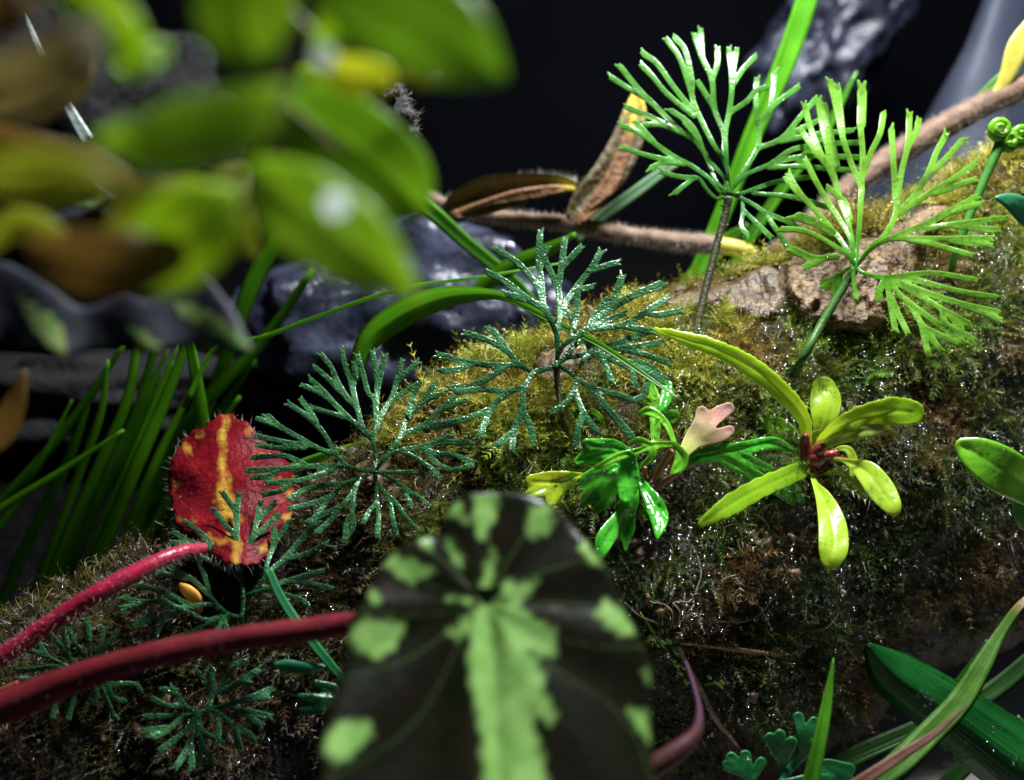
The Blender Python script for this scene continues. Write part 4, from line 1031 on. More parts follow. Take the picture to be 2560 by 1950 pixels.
kleaf([[(780, 800, 26), (690, 860, 76), (590, 890, 64), (540, 930, 38)], [(680, 890, 80), (600, 1000, 66), (530, 1080, 18)], [(720, 920, 86), (690, 1040, 72), (615, 1140, 14)]], 'lobed', kc - .008, .1705, ndrop=60)
kleaf([[(870, 740, 62), (875, 850, 80), (870, 930, 86), (850, 1030, 48)]], 'lobed', kc - .010, .1715, ndrop=20)
kleaf([[(890, 980, 62), (880, 1080, 66), (800, 1200, 62), (700, 1340, 70), (655, 1470, 36)], [(860, 1100, 62), (862, 1250, 64), (852, 1420, 12)]], 'lobed', kc - .007, .166, ndrop=40)
kleaf([[(965, 900, 24), (1010, 980, 44), (1075, 1100, 72), (1105, 1200, 64), (1090, 1335, 12)], [(1095, 1100, 52), (1158, 1190, 8)]], 'lobed', kc - .004, .168, ndrop=20)
kleaf([[(640, 805, 20), (800, 725, 32), (950, 682, 26), (1060, 640, 30), (1220, 630, 22)], [(1040, 645, 30), (950, 600, 25), (875, 630, 10)], [(1060, 650, 30), (1040, 740, 32), (972, 790, 14)]], 'lobed_light', kc - .013, kc - .008, ndrop=16)
kleaf([[(1225, 640, 16), (1170, 500, 24), (1100, 420, 30), (1020, 385, 36), (955, 402, 16)]], 'lobed_light', kc - .008, kc - .003, ndrop=4)
kleaf([[(1225, 640, 22), (1270, 720, 52), (1258, 790, 50), (1195, 850, 12)]], 'lobed_light', kc - .008, kc - .010, ndrop=8)
o = kleaf([[(1285, 700, 40), (1370, 580, 72), (1440, 480, 80), (1425, 390, 46)], [(1440, 500, 56), (1540, 410, 58), (1622, 362, 46)], [(1430, 580, 66), (1550, 565, 54), (1632, 528, 38)]], 'pink_tip', kc - .006, on(1760, 1040, .006), hub=(1280 + 1285 / 3, 900 + 700 / 3), hub_r=260, ndrop=0, wave=.0002, rib=.0, thick=.0001, round_px=4, label='three fingered pink tipped leaf')
kleaf([[(1075, 620, 32), (1075, 450, 42), (1070, 300, 48), (1048, 175, 14)], [(1060, 330, 34), (990, 290, 26), (975, 240, 10)]], 'lobed_light', kc - .002, kd(1050, 170, .004), ndrop=8)
kleaf([[(1110, 400, 18), (1150, 300, 42), (1168, 220, 48), (1145, 155, 22)], [(1130, 420, 30), (1180, 430, 58), (1215, 420, 44)], [(1060, 480, 40), (1000, 550, 48), (965, 580, 24)]], 'lobed', kc - .001, kd(1150, 160, .003), ndrop=14)
kleaf([[(1240, 840, 20), (1350, 740, 46), (1550, 700, 62), (1750, 660, 52), (1960, 625, 50), (2110, 680, 20)], [(1600, 740, 55), (1760, 830, 50), (1860, 890, 46), (2060, 1020, 42), (2110, 1080, 14)], [(1740, 730, 40), (1830, 770, 34), (1935, 815, 24)]], 'lobed', kc - .004, rc - .004, ndrop=30, wave=.0003)
kleaf([[(2060, 940, 20), (2130, 960, 34), (2170, 1060, 26)]], 'lobed', kc, kd(2170, 1060, .001), ndrop=4)
kleaf([[(390, 372, 16), (480, 408, 18), (560, 500, 12)], [(600, 382, 22), (660, 430, 22), (705, 560, 12)]], 'lobed_light', kd(480, 400, .002), kd(560, 500, .002), ndrop=3)
for pts in ([(1040, 950, 22), (1130, 790, 24), (1205, 680, 26)], [(1060, 975, 24), (1160, 905, 26), (1260, 835, 24)], [(1010, 890, 18), (1000, 850, 18), (998, 810, 16)], [(1035, 940, 16), (900, 900, 12), (700, 870, 9), (540, 860, 8)]):
    n = len(pts)
    tube('petiole', lob, [(1280 + a / 3, 900 + b / 3, kc - .002 - .004 * i / (n - 1) if b < 840 or a > 1100 else kc - .0015, w / 3) for i, (a, b, w) in enumerate(pts)], M['petiole_red'], n=16, k=9)

# ================================================================== oval leaves on the right
ov = thing('oval_leaf_plant', 'fleshy oval leaves reaching in from the right edge', 'plant', P(2580, 1320, on(2580, 1320)))
def zc(x, y): return (1660 + x / 2.4, 600 + y / 2.4)
def pth(pts): return [zc(a, b) + (w / 2.4, d) for a, b, w, d in pts]
o, top = blade('leaf', ov, [pth([(1795, 1240, 52, .180), (1900, 1300, 112, .178), (2030, 1380, 140, .177), (2200, 1480, 120, .181)])], M['oval'], step=4, thick=.0004, round_px=12, rib=.0001, wave=.0004, wave_px=90)
k = rng.integers(0, len(top), 60); rr = rng.uniform(.00008, .0003, 60)
beads('water_drops', o, top[k], rr, M['drop'])
blade('leaf', ov, [pth([(2150, 1540, 60, .185), (2200, 1650, 100, .186), (2260, 1720, 60, .188)])], M['oval_dark'], step=4, thick=.0005, round_px=16)
tube('stem', ov, [(2575, 1215, .181, 9), (2590, 1270, .188, 9), (2580, 1320, on(2580, 1320, -.001), 9)], M['stipe_green'], n=14)
rg = thing('leaf_sprig', 'single blue green leaf poking in at the right edge above the moss', 'leaf', P(2620, 570, .205))
blade('leaf', rg, [[(2492, 495, 6, .196), (2530, 505, 22, .196), (2580, 540, 34, .198), (2640, 580, 20, .202)]], plant('blue_green_leaf', (.03, .22, .10), (.05, .28, .13), trans=.25, rough=.3), step=4, thick=.0003, round_px=10)

# ================================================================== big begonia leaf in front
ZB = lambda pts: [(800 + a / 2.4, 1250 + b / 2.4) for a, b in pts]
def pattern_leaf(name, parent, outline, patches, mat, dfun, step, thick, soft, tooth=0.0, tooth_n=40, round_px=25, shrink=0.0, veins=None):
    ol = np.array(outline, float)
    # close smooth outline
    m = len(ol); q = np.vstack([ol[-1:], ol, ol[:2]]); res = []
    for i in range(m):
        for t in np.linspace(0, 1, 6, endpoint=False):
            a, b, c, d = q[i], q[i + 1], q[i + 2], q[i + 3] if i + 3 < len(q) else q[3]
            res.append(.5 * (2 * b + (c - a) * t + (2 * a - 5 * b + 4 * c - d) * t * t + (3 * b - a - 3 * c + d) * t ** 3))
    ol = np.array(res)
    if tooth:
        nrm = np.roll(ol, -1, 0) - np.roll(ol, 1, 0); nrm = np.stack([nrm[:, 1], -nrm[:, 0]], 1); nrm /= np.linalg.norm(nrm, axis=1)[:, None] + 1e-9
        s = np.arange(len(ol)) / len(ol) * tooth_n
        ol = ol + nrm * (tooth * (np.abs((s % 1) - .5) * 2 - .5) + tooth * .4 * np.sin(s * 1.7))[:, None]
    x0, y0 = ol.min(0) - 2 * step; nx, ny = ((ol.max(0) - ol.min(0)) / step).astype(int) + 5
    X, Y = np.meshgrid(x0 + np.arange(nx) * step, y0 + np.arange(ny) * step)
    f = poly_sdf(ol, X, Y)
    pat = np.full(X.shape, -1e9)
    for p_ in patches:
        pat = np.maximum(pat, poly_sdf(p_, X, Y))
    pat = pat - shrink + soft * (.5 * np.sin(X / 9) * np.sin(Y / 11) + .2 * np.sin(X / 4.3 + Y / 7.1) * np.sin(Y / 5.2 - X / 8.0))
    pv = np.clip(.5 + pat / (2 * soft), 0, 1)
    if veins is not None:
        vx, vy, angs, vw, vs = veins
        rr_ = np.hypot(X - vx, Y - vy)
        for k_, a_ in enumerate(angs):
            cur = a_ + .12 * np.sin(rr_ / 130 + k_)
            da = np.abs((np.arctan2(Y - vy, X - vx) - cur + np.pi) % (2 * np.pi) - np.pi) * rr_
            pv = np.maximum(pv, vs * np.exp(-(da / vw) ** 2) * np.clip(rr_ / 40, 0, 1))
    t = np.clip(f / round_px, 0, 1); h = thick * np.sqrt(np.clip(1 - (1 - t) ** 2, 0, 1))
    d = dfun(X, Y)
    gx, gy, gz, ge, fc, n_ = sheet(f, d, h, x0, y0, step, extra=pv)
    W = P(gx, gy, gz)
    return part(name, parent, W, fc, mat, {'pat': ge}), ol, W
OUT = ZB([(0,1680),(15,1400),(60,1250),(110,1080),(150,900),(200,700),(280,570),(330,450),(400,360),(560,240),(720,195),(735,120),(790,40),(880,-30),(1000,-55),(1150,-48),(1290,-20),(1420,60),(1530,160),(1640,290),(1720,420),(1790,560),(1860,720),(1930,850),(1975,960),(1985,1100),(1980,1300),(1985,1450),(2000,1600),(2000,1900),(1850,2400),(1500,2800),(1050,2950),(600,2750),(200,2400),(10,2000)])
PAT = [ZB(p) for p in (
 [(900,840),(920,700),(960,620),(1080,600),(1180,640),(1300,720),(1400,770),(1420,880),(1390,950),(1340,930),(1240,890),(1300,980),(1350,1080),(1330,1150),(1380,1230),(1410,1300),(1380,1340),(1280,1260),(1290,1400),(1340,1550),(1350,1700),(1300,2600),(1050,2600),(980,1600),(970,1400),(930,1200),(890,1000)],
 [(1060,600),(1120,480),(1200,515),(1310,490),(1260,560),(1200,630)], [(770,800),(840,740),(920,660),(900,780),(830,830)], [(950,600),(990,400),(1040,310),(1055,350),(1030,430),(1040,600)],
 [(770,80),(800,20),(850,30),(860,100),(880,140),(830,120)], [(930,-20),(1060,-20),(1050,100),(1010,180),(970,250),(940,200),(925,80)], [(1235,120),(1290,20),(1380,60),(1400,140),(1350,200),(1270,230)],
 [(390,390),(450,330),(560,370),(700,430),(610,460),(550,490),(440,440)], [(600,250),(640,220),(680,270),(670,300)], [(760,220),(800,260),(860,350),(850,410),(790,340)], [(1560,290),(1590,250),(1650,340),(1690,390),(1620,370)],
 [(1660,680),(1710,600),(1780,640),(1840,700),(1890,800),(1800,810),(1720,740)], [(1950,1030),(1975,1000),(1985,1080),(1960,1080)], [(1860,1260),(1940,1260),(1980,1360),(1980,1450),(1930,1390),(1880,1310)],
 [(165,820),(260,720),(380,730),(500,740),(490,800),(440,900),(320,950),(210,880)], [(15,1450),(100,1340),(180,1330),(290,1330),(310,1420),(250,1470),(180,1550),(100,1570),(30,1510)], [(770,590),(880,590),(900,620),(840,610)],
 [(1800,1900),(1960,1850),(1900,2100)], [(60,2000),(200,1950),(260,2100),(120,2150)], [(290,560),(330,540),(350,600),(310,620)])]
JX, JY = 1212, 1508
def big_depth(X, Y):
    # the blade falls away from its junction: two shallow troughs beside the midrib and a pleat up to the notch
    dx = (X - 1250) / 420; dy = (Y - JY) / 440
    d = .117 + .0034 * dx * dx - .0035 * np.clip(-dx - .35, 0, 1) ** 1.5 * 3 - .013 * dy + .0010 * np.exp(-((X - (1218 + .06 * (Y - JY))) / 28) ** 2) * (Y > JY - 30)
    # pleat along the line from the junction to the notch at upper left
    ux, uy = (1105 - JX), (1330 - JY); L = math.hypot(ux, uy); ux, uy = ux / L, uy / L
    s = (X - JX) * ux + (Y - JY) * uy; c = (X - JX) * -uy + (Y - JY) * ux
    d = d + .0002 * np.exp(-(c / 26) ** 2) * np.clip(s / 60, 0, 1) * (s > 0)
    an = np.arctan2(Y - JY, X - JX); rr = np.hypot(X - JX, Y - JY)
    d = d + .00035 * np.cos(an * 9 + .6) * np.clip(rr / 300, 0, 1)
    return d
beg = thing('begonia_leaf', 'large dark begonia leaf with apple green markings, out of focus in front', 'leaf', P(-60, 1850, .135))
blade_o, _ol, bigW = pattern_leaf('blade', beg, OUT, PAT, M['begonia'], big_depth, 6.0, .0006, 12, veins=(JX, JY, [-2.9, -2.45, -1.95, -1.4, -.95, -.5, -.1, .35, .8, 2.2, 2.6, 3.0], 3.5, .24))
_pet = tube('petiole', beg, [(-120, 1810, .142, 44), (0, 1772, .142, 43), (200, 1692, .141, 36), (420, 1630, .140, 33), (620, 1594, .139, 31), (860, 1562, .136, 30), (1050, 1530, .129, 28), (1195, 1508, .1185, 22)], M['petiole_dark'], n=46, k=14, rough=.0003, scale=350)
hairs('hairs', beg, *_pet[1:], M['hair'], n=900, length=.0007, width=.000014, lean=.4)

# red begonia leaf with a hairy margin
ZR = lambda pts: [(380 + a / 4, 980 + b / 4) for a, b in pts]
ROUT = ZR([(170,900),(180,800),(200,680),(230,590),(290,500),(380,430),(520,340),(600,260),(740,215),(850,270),(1000,340),(1060,420),(1150,520),(1280,620),(1380,740),(1430,850),(1430,980),(1420,1150),(1390,1300),(1280,1450),(1190,1580),(1090,1680),(980,1740),(880,1745),(780,1715),(680,1660),(560,1570),(420,1460),(300,1380),(240,1290),(200,1150),(165,1020)])
RPAT = [ZR(p) for p in ([(690,230),(770,225),(765,450),(745,650),(775,850),(835,1000),(885,1200),(905,1740),(820,1740),(740,1400),(620,1100),(640,920),(660,700),(650,480)], [(930,360),(1010,340),(1030,390),(960,440)], [(280,520),(340,480),(400,560),(420,650),(340,600)], [(170,850),(230,850),(300,930),(220,960)], [(160,1060),(240,1080),(220,1120),(160,1110)], [(240,1250),(400,1250),(440,1300),(280,1310)], [(430,1390),(560,1420),(680,1460),(760,1440),(780,1520),(640,1520),(500,1480)],
 [(1270,860),(1430,820),(1440,880),(1330,900)], [(1320,1030),(1420,960),(1430,1060),(1360,1080)], [(1240,1230),(1400,1200),(1410,1290),(1290,1290)], [(1040,1540),(1140,1520),(1170,1580),(1070,1630)], [(1060,600),(1140,580),(1160,620),(1090,640)], [(1130,490),(1220,500),(1240,530),(1150,520)], [(440,440),(520,380),(560,420),(500,470)])]
redl = thing('begonia_leaf', 'small red leaf with yellow midrib and bristly edge on a crimson stalk', 'leaf', P(-60, 1690, .170))
def red_depth(X, Y):
    return .1915 + .006 * ((X - 580) / 160) ** 2 - .014 * (Y - 1220) / 200 + .0008 * np.cos((Y - 1000) / 22 + .015 * np.abs(X - 580)) * np.clip(np.abs(X - 575) / 90, 0, 1)
ro, rol, RW = pattern_leaf('blade', redl, ROUT, RPAT, M['begonia_red'], red_depth, 4.0, .0004, 13, tooth=8, tooth_n=30, round_px=10, shrink=3.0, veins=(605, 1400, [-1.1, -.8, -1.95, -2.25, -2.6, -.5], 3.5, .45))
o, V3, nr = tube('petiole', redl, [(-120, 1720, .168, 22), (0, 1645, .168, 23), (130, 1555, .169, 24), (270, 1468, .170, 23), (390, 1405, .174, 20), (455, 1380, .178, 18), (520, 1372, .1828, 15), (590, 1385, .1850, 12)], M['petiole'], n=44, k=12, rough=.0002, scale=700)
hairs('hairs', redl, V3, nr, M['hair'], n=1500, length=.0016, width=.000022, lean=.25)
# bristles along the leaf's edge
ed = rol[::1]; cen = ed.mean(0); e3 = P(ed[:, 0], ed[:, 1], red_depth(ed[:, 0], ed[:, 1])); c3 = P(np.array(cen[0]), np.array(cen[1]), np.array(.19))
en = e3 - c3; en /= np.linalg.norm(en, axis=1)[:, None]
hairs('bristles', redl, e3, en, M['hair'], n=130, length=.0019, width=.00003, lean=.3)
k = rng.integers(0, len(RW), 900); pp = RW[k]; xx, yy, dd = to_px(pp)
mk = ((xx < 510) & (yy > 1210) & (yy < 1290)) | (rng.random(900) < .08); pp = pp[mk]; vd = CAM - pp; vd /= np.linalg.norm(vd, axis=1)[:, None]
rr = rng.uniform(.00012, .0004, len(pp)); beads('water_drops', redl, pp + vd * .0002, rr, M['drop'])

# dusky begonia leaves, blurred, at the left
ZL = lambda pts: [(0 + a / 2.4, 600 + b / 2.4) for a, b in pts]
dus = thing('begonia_leaf', 'dusky purple grey begonia leaf with green streaks at left, out of focus', 'leaf', P(-80, 760, .12))
DO = ZL([(-250,150),(0,130),(100,160),(300,280),(480,400),(640,370),(750,330),(900,360),(1010,250),(1080,150),(1180,150),(1280,260),(1400,420),(1490,590),(1520,655),(1470,680),(1300,655),(1180,640),(1000,660),(900,680),(760,660),(600,650),(450,690),(370,715),(300,690),(150,640),(0,625),(-250,600)])
DP = [ZL(p) for p in ([(1040,380),(1150,370),(1300,460),(1450,560),(1510,650),(1470,670),(1330,590),(1200,510),(1080,450)], [(770,520),(860,540),(980,640),(930,680),(850,630)], [(100,320),(200,380),(320,460),(400,580),(380,700),(300,650),(240,580),(150,450)], [(600,600),(680,600),(660,650),(590,640)], [(1190,600),(1280,610),(1310,650),(1220,640)], [(100,590),(180,590),(160,640)])]
pattern_leaf('blade', dus, DO, DP, M['begonia_far'], lambda X, Y: .106 + .000018 * (800 - Y) + .0007 * np.cos(X / 38) * np.clip((Y - 640) / 200, 0, 1), 8.0, .0005, 12)
tube('petiole', dus, [(-80, 760, .12, 18), (-30, 755, .114, 16), (60, 750, .108, 10)], M['petiole_dark'], n=12)
dus2 = thing('begonia_leaf', 'narrow silvery purple begonia leaf at the left edge under the withered leaf', 'leaf', P(-90, 500, .14))
DO2 = [(0 + a / 2.4, b / 2.4) for a, b in [(-250,960),(0,985),(150,1000),(350,1030),(480,1080),(620,1150),(690,1205),(560,1260),(420,1330),(250,1360),(0,1390),(-250,1400)]]
DP2 = [[(a / 2.4, b / 2.4) for a, b in p] for p in ([(300,1010),(430,1030),(560,1110),(480,1100),(360,1060)], [(280,1170),(450,1160),(640,1190),(620,1250),(450,1230)], [(-20,1250),(60,1260),(160,1310),(60,1340),(-20,1330)])]
pattern_leaf('blade', dus2, DO2, DP2, M['begonia_far'], lambda X, Y: .128 + .0012 * np.cos(Y / 26), 8.0, .0005, 12)

# ================================================================== blurred vine hanging in the upper left
vin = thing('vine', 'out of focus leafy vine hanging in the upper left foreground', 'plant', P(720, -160, .085))
def vleaf(pts, mat, d, fold=.0, arch=.0015, label=None, wave=.0004):
    n = len(pts)
    q = [(x, y, w, d - arch * math.sin(math.pi * k / (n - 1)) + (fold * k / (n - 1))) for k, (x, y, w) in enumerate(pts)]
    o, top = blade('leaf', vin, [q], M[mat], step=9, thick=.0004, round_px=30, rib=.0004, rib_px=14, wave=wave, wave_px=130)
    if label: o['label'] = label
    return o
vleaf([(650, -120, 60), (620, -40, 130), (610, 40, 118), (625, 100, 60), (640, 140, 10)], 'vine_leaf', .066)
vleaf([(700, 215, 12), (600, 300, 84), (480, 335, 96), (350, 355, 70), (245, 350, 12)], 'vine_lit', .062)
vleaf([(655, 430, 40), (740, 510, 105), (850, 590, 112), (960, 670, 66), (1040, 745, 8)], 'vine_leaf', .070)
vleaf([(820, -90, 60), (960, 0, 140), (1090, 80, 125), (1180, 140, 70), (1255, 190, 10)], 'vine_deep', .064)
vleaf([(800, 160, 26), (880, 190, 52), (940, 195, 42), (975, 200, 10)], 'vine_yellow', .076)
vleaf([(560, 500, 40), (470, 580, 120), (400, 640, 100), (350, 690, 20)], 'vine_lime', .074)
vleaf([(420, 640, 50), (300, 660, 85), (190, 650, 80), (80, 610, 20)], 'vine_brown', .072, label='withered brown leaf')
vleaf([(480, 470, 30), (380, 540, 80), (320, 620, 70), (280, 680, 20)], 'vine_olive', .078)
vleaf([(730, 280, 40), (840, 340, 120), (970, 440, 110), (1050, 520, 20)], 'vine_deep', .088)
vleaf([(120, -70, 30), (240, 20, 64), (310, 90, 55), (360, 150, 14)], 'vine_lime', .064)
vleaf([(800, 110, 24), (850, 30, 52), (890, -60, 40)], 'vine_lime', .070)
vleaf([(300, 180, 12), (345, 150, 48), (400, 130, 30)], 'vine_leaf', .070)
vleaf([(0, 290, 30), (110, 250, 52), (190, 200, 42), (230, 130, 14)], 'vine_beige', .100)
vleaf([(-40, 330, 30), (100, 385, 50), (240, 420, 42), (340, 470, 20)], 'vine_brown', .092)
vleaf([(-60, 40, 50), (20, 20, 60), (90, -30, 40)], 'vine_brown', .080)
vleaf([(1010, 195, 16), (1060, 195, 34), (1100, 185, 20)], 'vine_brown', .090)
vleaf([(-60, 640, 20), (40, 560, 40), (140, 600, 36), (220, 690, 10)], 'vine_olive', .084)
vleaf([(-60, 210, 40), (60, 190, 70), (170, 130, 60), (250, 60, 16)], 'vine_beige', .056)
vleaf([(-60, 440, 30), (60, 425, 55), (200, 440, 50), (330, 500, 16)], 'vine_olive', .058)
vleaf([(760, 180, 20), (790, 270, 70), (860, 330, 60), (900, 400, 10)], 'vine_leaf', .094)
vleaf([(600, 430, 20), (560, 490, 60), (590, 570, 50), (640, 640, 10)], 'vine_olive', .090)
vleaf([(240, 430, 20), (160, 470, 50), (60, 480, 40), (-40, 470, 20)], 'vine_olive', .100)
tube('stem', vin, [(735, -160, .074, 16), (715, 0, .074, 15), (705, 180, .0735, 14), (690, 340, .074, 14), (655, 450, .075, 12), (560, 560, .077, 9), (420, 650, .078, 6)], M['vine_stem'], n=40)
tube('stem', vin, [(715, 20, .074, 10), (790, 90, .074, 9), (850, 150, .076, 6)], M['vine_stem'], n=12)
tube('stem', vin, [(700, 250, .074, 10), (760, 300, .078, 9), (850, 380, .085, 6)], M['vine_stem'], n=12)
for (x, y, d, r) in ((838, 512, .0662, .0010), (808, 138, .0695, .0010)):
    c = P(np.array(x), np.array(y), np.array(d)); v, fcs = ico()
    bm = bmesh.new(); bmesh.ops.create_icosphere(bm, subdivisions=3, radius=1.0)
    vv = np.array([q.co[:] for q in bm.verts]); ff = np.array([[q.index for q in fa.verts] for fa in bm.faces]); bm.free()
    part('water_drop', vin, c + vv * r, ff, M['drop_glint'])  # drop coloured white to stand for its out of focus highlight
wl = thing('leaf', 'blurred rusty brown leaf tip at the left edge above the grass', 'leaf', P(-40, 1100, .13))
blade('leaf_blade', wl, [[(62, 930, 8, .122), (40, 1000, 26, .122), (5, 1075, 38, .123), (-60, 1130, 30, .125)]], M['vine_brown'], step=8, thick=.0004, round_px=20)
wl2 = thing('leaf', 'small orange brown leaf tip at the left edge under the crimson stalk', 'leaf', P(-30, 1760, .165))
blade('leaf_blade', wl2, [[(42, 1706, 5, .163), (10, 1730, 14, .163), (-40, 1765, 20, .164)]], plant('rust_leaf', (.45, .10, .03), (.5, .14, .04), trans=.3, rough=.4), step=4, thick=.0003, round_px=10)

# ================================================================== grass and strap leaves
def grass(name, label, blades, group=None, cat='grass', base=None):
    b0 = base if base is not None else blades[0][1][-1]
    t = thing(name, label, cat, P(b0[0], b0[1], b0[2]), group)
    for spec in blades:
        mat, pts = spec[0], spec[1]; kw = spec[2] if len(spec) > 2 else {}
        ribbon('blade', t, pts, M[mat], **kw)
    return t
def gb(pts, d0, d1, w):
    n = len(pts); return [(x, y, d0 + (d1 - d0) * i / (n - 1), w[i] if isinstance(w, (list, tuple)) else w) for i, (x, y) in enumerate(pts)]
grass('grass_plant', 'tuft of long dark grass blades rising behind the log on the left', [
 ('grass', gb([(345, 840), (318, 1000), (235, 1200), (150, 1400), (70, 1600)], .225, .275, [9, 13, 17, 19, 17])),
 ('grass_dark', gb([(392, 850), (335, 1050), (262, 1200), (180, 1390), (80, 1610)], .23, .28, [9, 13, 17, 20, 17])),
 ('grass', gb([(478, 830), (405, 1020), (335, 1180), (240, 1400), (120, 1620)], .225, .275, [10, 15, 18, 20, 18])),
 ('grass_bright', gb([(470, 830), (492, 960), (503, 1060), (490, 1250), (420, 1450)], .222, .25, [10, 15, 17, 17, 14])),
 ('grass_dark', gb([(310, 860), (210, 1010), (100, 1150), (-20, 1280), (-120, 1420)], .24, .275, [6, 11, 13, 13, 13])),
 ('grass', gb([(310, 1075), (150, 1180), (0, 1272), (-90, 1340)], .23, .26, [4, 9, 10, 10])),
 ('grass_dark', gb([(785, 670), (660, 850), (560, 955), (470, 1060), (350, 1300), (230, 1560)], .24, .285, [8, 15, 17, 18, 20, 20])),
 ('grass_dark', gb([(600, 990), (470, 1180), (350, 1390), (260, 1600)], .245, .285, [5, 15, 18, 18])),
 ('grass_dark', gb([(740, 540), (650, 670), (600, 790), (540, 960), (420, 1250)], .235, .285, [16, 24, 20, 16, 14])),
 ('grass', gb([(430, 900), (380, 1020), (300, 1220), (200, 1460), (130, 1640)], .24, .28, [6, 12, 15, 17, 16])),
 ('grass_dark', gb([(230, 980), (170, 1150), (60, 1380), (-20, 1560)], .25, .285, [5, 12, 14, 14])),
 ('grass_dark', gb([(540, 1080), (420, 1300), (330, 1500), (280, 1640)], .25, .29, [5, 15, 18, 18])),
 ('grass', gb([(270, 900), (250, 1040), (180, 1230), (110, 1420), (50, 1610)], .235, .28, [4, 9, 11, 12, 11])),
 ('grass_dark', gb([(420, 870), (360, 1010), (310, 1130), (210, 1330), (100, 1600)], .235, .28, [4, 9, 11, 12, 11])),
 ('grass', gb([(520, 900), (430, 1070), (370, 1200), (290, 1390), (190, 1620)], .24, .285, [4, 9, 12, 12, 11])),
 ('grass_bright', gb([(445, 860), (372, 1040), (300, 1210), (215, 1400), (110, 1620)], .228, .278, [3, 7, 9, 10, 9])),
 ('grass_dark', gb([(180, 1000), (120, 1120), (40, 1260), (-60, 1400)], .24, .275, [3, 8, 10, 10])),
 ('grass_dark', gb([(640, 900), (540, 1040), (440, 1190), (340, 1350), (240, 1580)], .25, .29, [4, 10, 13, 14, 13])),
], base=(110, 1610, .28))
grass('grass_plant', 'thin bright grass stem crossing the grey boulder', [('grass_bright', gb([(460, 1020), (540, 868), (650, 845), (800, 790), (1000, 722), (1220, 690), (1420, 655)], .225, .215, [7, 6, 6, 5.5, 5, 4, 2]), {'fold': .5})])
grass('grass_plant', 'broad arching grass leaf narrowing to a tip over the middle fern', [('grass', gb([(880, 960), (915, 860), (990, 795), (1095, 748), (1200, 735), (1275, 748), (1400, 812), (1500, 862), (1600, 930), (1705, 1002)], .225, .178, [12, 26, 34, 30, 17, 10, 9, 8, 6, 2]), {'n': 50, 'fold': .6})])
grass('grass_plant', 'dark grass blade lying behind the fern beside the red leaf', [('grass_dark', gb([(1195, 1073), (1080, 1086), (960, 1105), (860, 1130), (720, 1180), (600, 1260)], .203, .215, [2, 9, 14, 16, 17, 16]))])
grass('grass_plant', 'bright upright grass blade behind the tall fern', [('grass_bright', gb([(2040, -70), (1965, 150), (1885, 330), (1812, 520), (1745, 680), (1690, 800)], .26, .28, [27, 27, 23, 21, 20, 18]), {'fold': .5})])
grass('grass_plant', 'shorter green blade ending in a point right of the tall fern', [('grass', gb([(2142, 178), (2065, 325), (1965, 460), (1872, 600), (1780, 760)], .27, .285, [3, 12, 13, 14, 14]), {'fold': .5})])
grass('grass_plant', 'pale bluish blade crossing behind the dead leaves', [('grass_pale', gb([(1690, 405), (1590, 480), (1500, 545), (1440, 600)], .262, .27, [12, 15, 14, 12]))])
grass('grass_plant', 'dark blade slanting down from the vine over the grey boulder', [('grass_dark', gb([(850, 390), (1040, 500), (1170, 610), (1300, 720), (1380, 840)], .235, .262, [14, 20, 18, 15, 12]))])
grass('grass_plant', 'short green blade behind the top of the middle fern', [('grass', gb([(1440, 585), (1350, 635), (1270, 670), (1180, 740)], .235, .25, [6, 20, 22, 18]))])
grass('grass_plant', 'dim green blade behind the yellow twig tip', [('grass', gb([(1870, 560), (1800, 620), (1720, 720), (1660, 800)], .28, .29, [6, 22, 26, 24]))])
grass('strap_leaf', 'frosted grey green strap leaf in the upper left corner', [('grey_strap', gb([(60, 30), (105, 140), (160, 250), (218, 352)], .165, .16, [4, 9, 12, 17]))], cat='leaf')
grass('strap_leaf', 'short blue green strap leaf leaning over the frond by the white pebble', [('frond_jade', [(670, 1422, .1705, 10), (700, 1490, .1695, 11), (745, 1560, .1685, 12), (800, 1630, .168, 12), (850, 1690, .169, 9)], {'fold': .3})], cat='leaf')
sp = thing('sprout', 'small green tongue leaf and notched leaflets half under the begonia leaf', 'plant', P(870, 1700, on(870, 1700)))
blade('leaf', sp, [[(692, 1663, 9, .168), (720, 1664, 16, .168), (770, 1670, 15, .168), (815, 1668, 6, .169)]], M['frond_jade'], step=3, thick=.0006, round_px=14)
blade('leaf', sp, [[(752, 1745, 12, .167), (800, 1752, 18, .167), (850, 1755, 16, .168)], [(752, 1778, 12, .167), (800, 1772, 16, .167)], [(790, 1710, 12, .168), (830, 1725, 18, .168)]], M['frond_deep'], step=3, thick=.0004, round_px=10)
tube('stem', sp, [(812, 1668, .1685, 4), (845, 1690, .171, 4), (870, 1705, on(870, 1705, -.001), 4)], M['stipe_green'], n=10)
strapt = grass('strap_leaf', 'broad dark green wet strap leaf in the lower right corner', [('strap', [(2168, 1612, .188, 9), (2230, 1680, .187, 58), (2330, 1750, .184, 74), (2450, 1836, .180, 88), (2600, 1950, .174, 100), (2760, 2080, .168, 100)], {'fold': .62, 'n': 44, 'toward': -1})], cat='leaf')
so = [c for c in strapt.children][0]
sv = np.array([v.co[:] for v in so.data.vertices]) + base_of(so); kk = rng.integers(len(sv) // 3, len(sv) - 40, 110); k2 = kk + rng.integers(1, 13, 110)
w_ = rng.random(110)[:, None]; sp_ = sv[kk] * w_ + sv[k2] * (1 - w_); vd = CAM - sp_; vd /= np.linalg.norm(vd, axis=1)[:, None]
rr = np.exp(rng.normal(math.log(.00026), .5, 110)); beads('water_drops', strapt, sp_ + vd * .0004, np.clip(rr, .0001, .0007), M['drop'], squash=rng.uniform(.7, 1.4, (110, 3)))
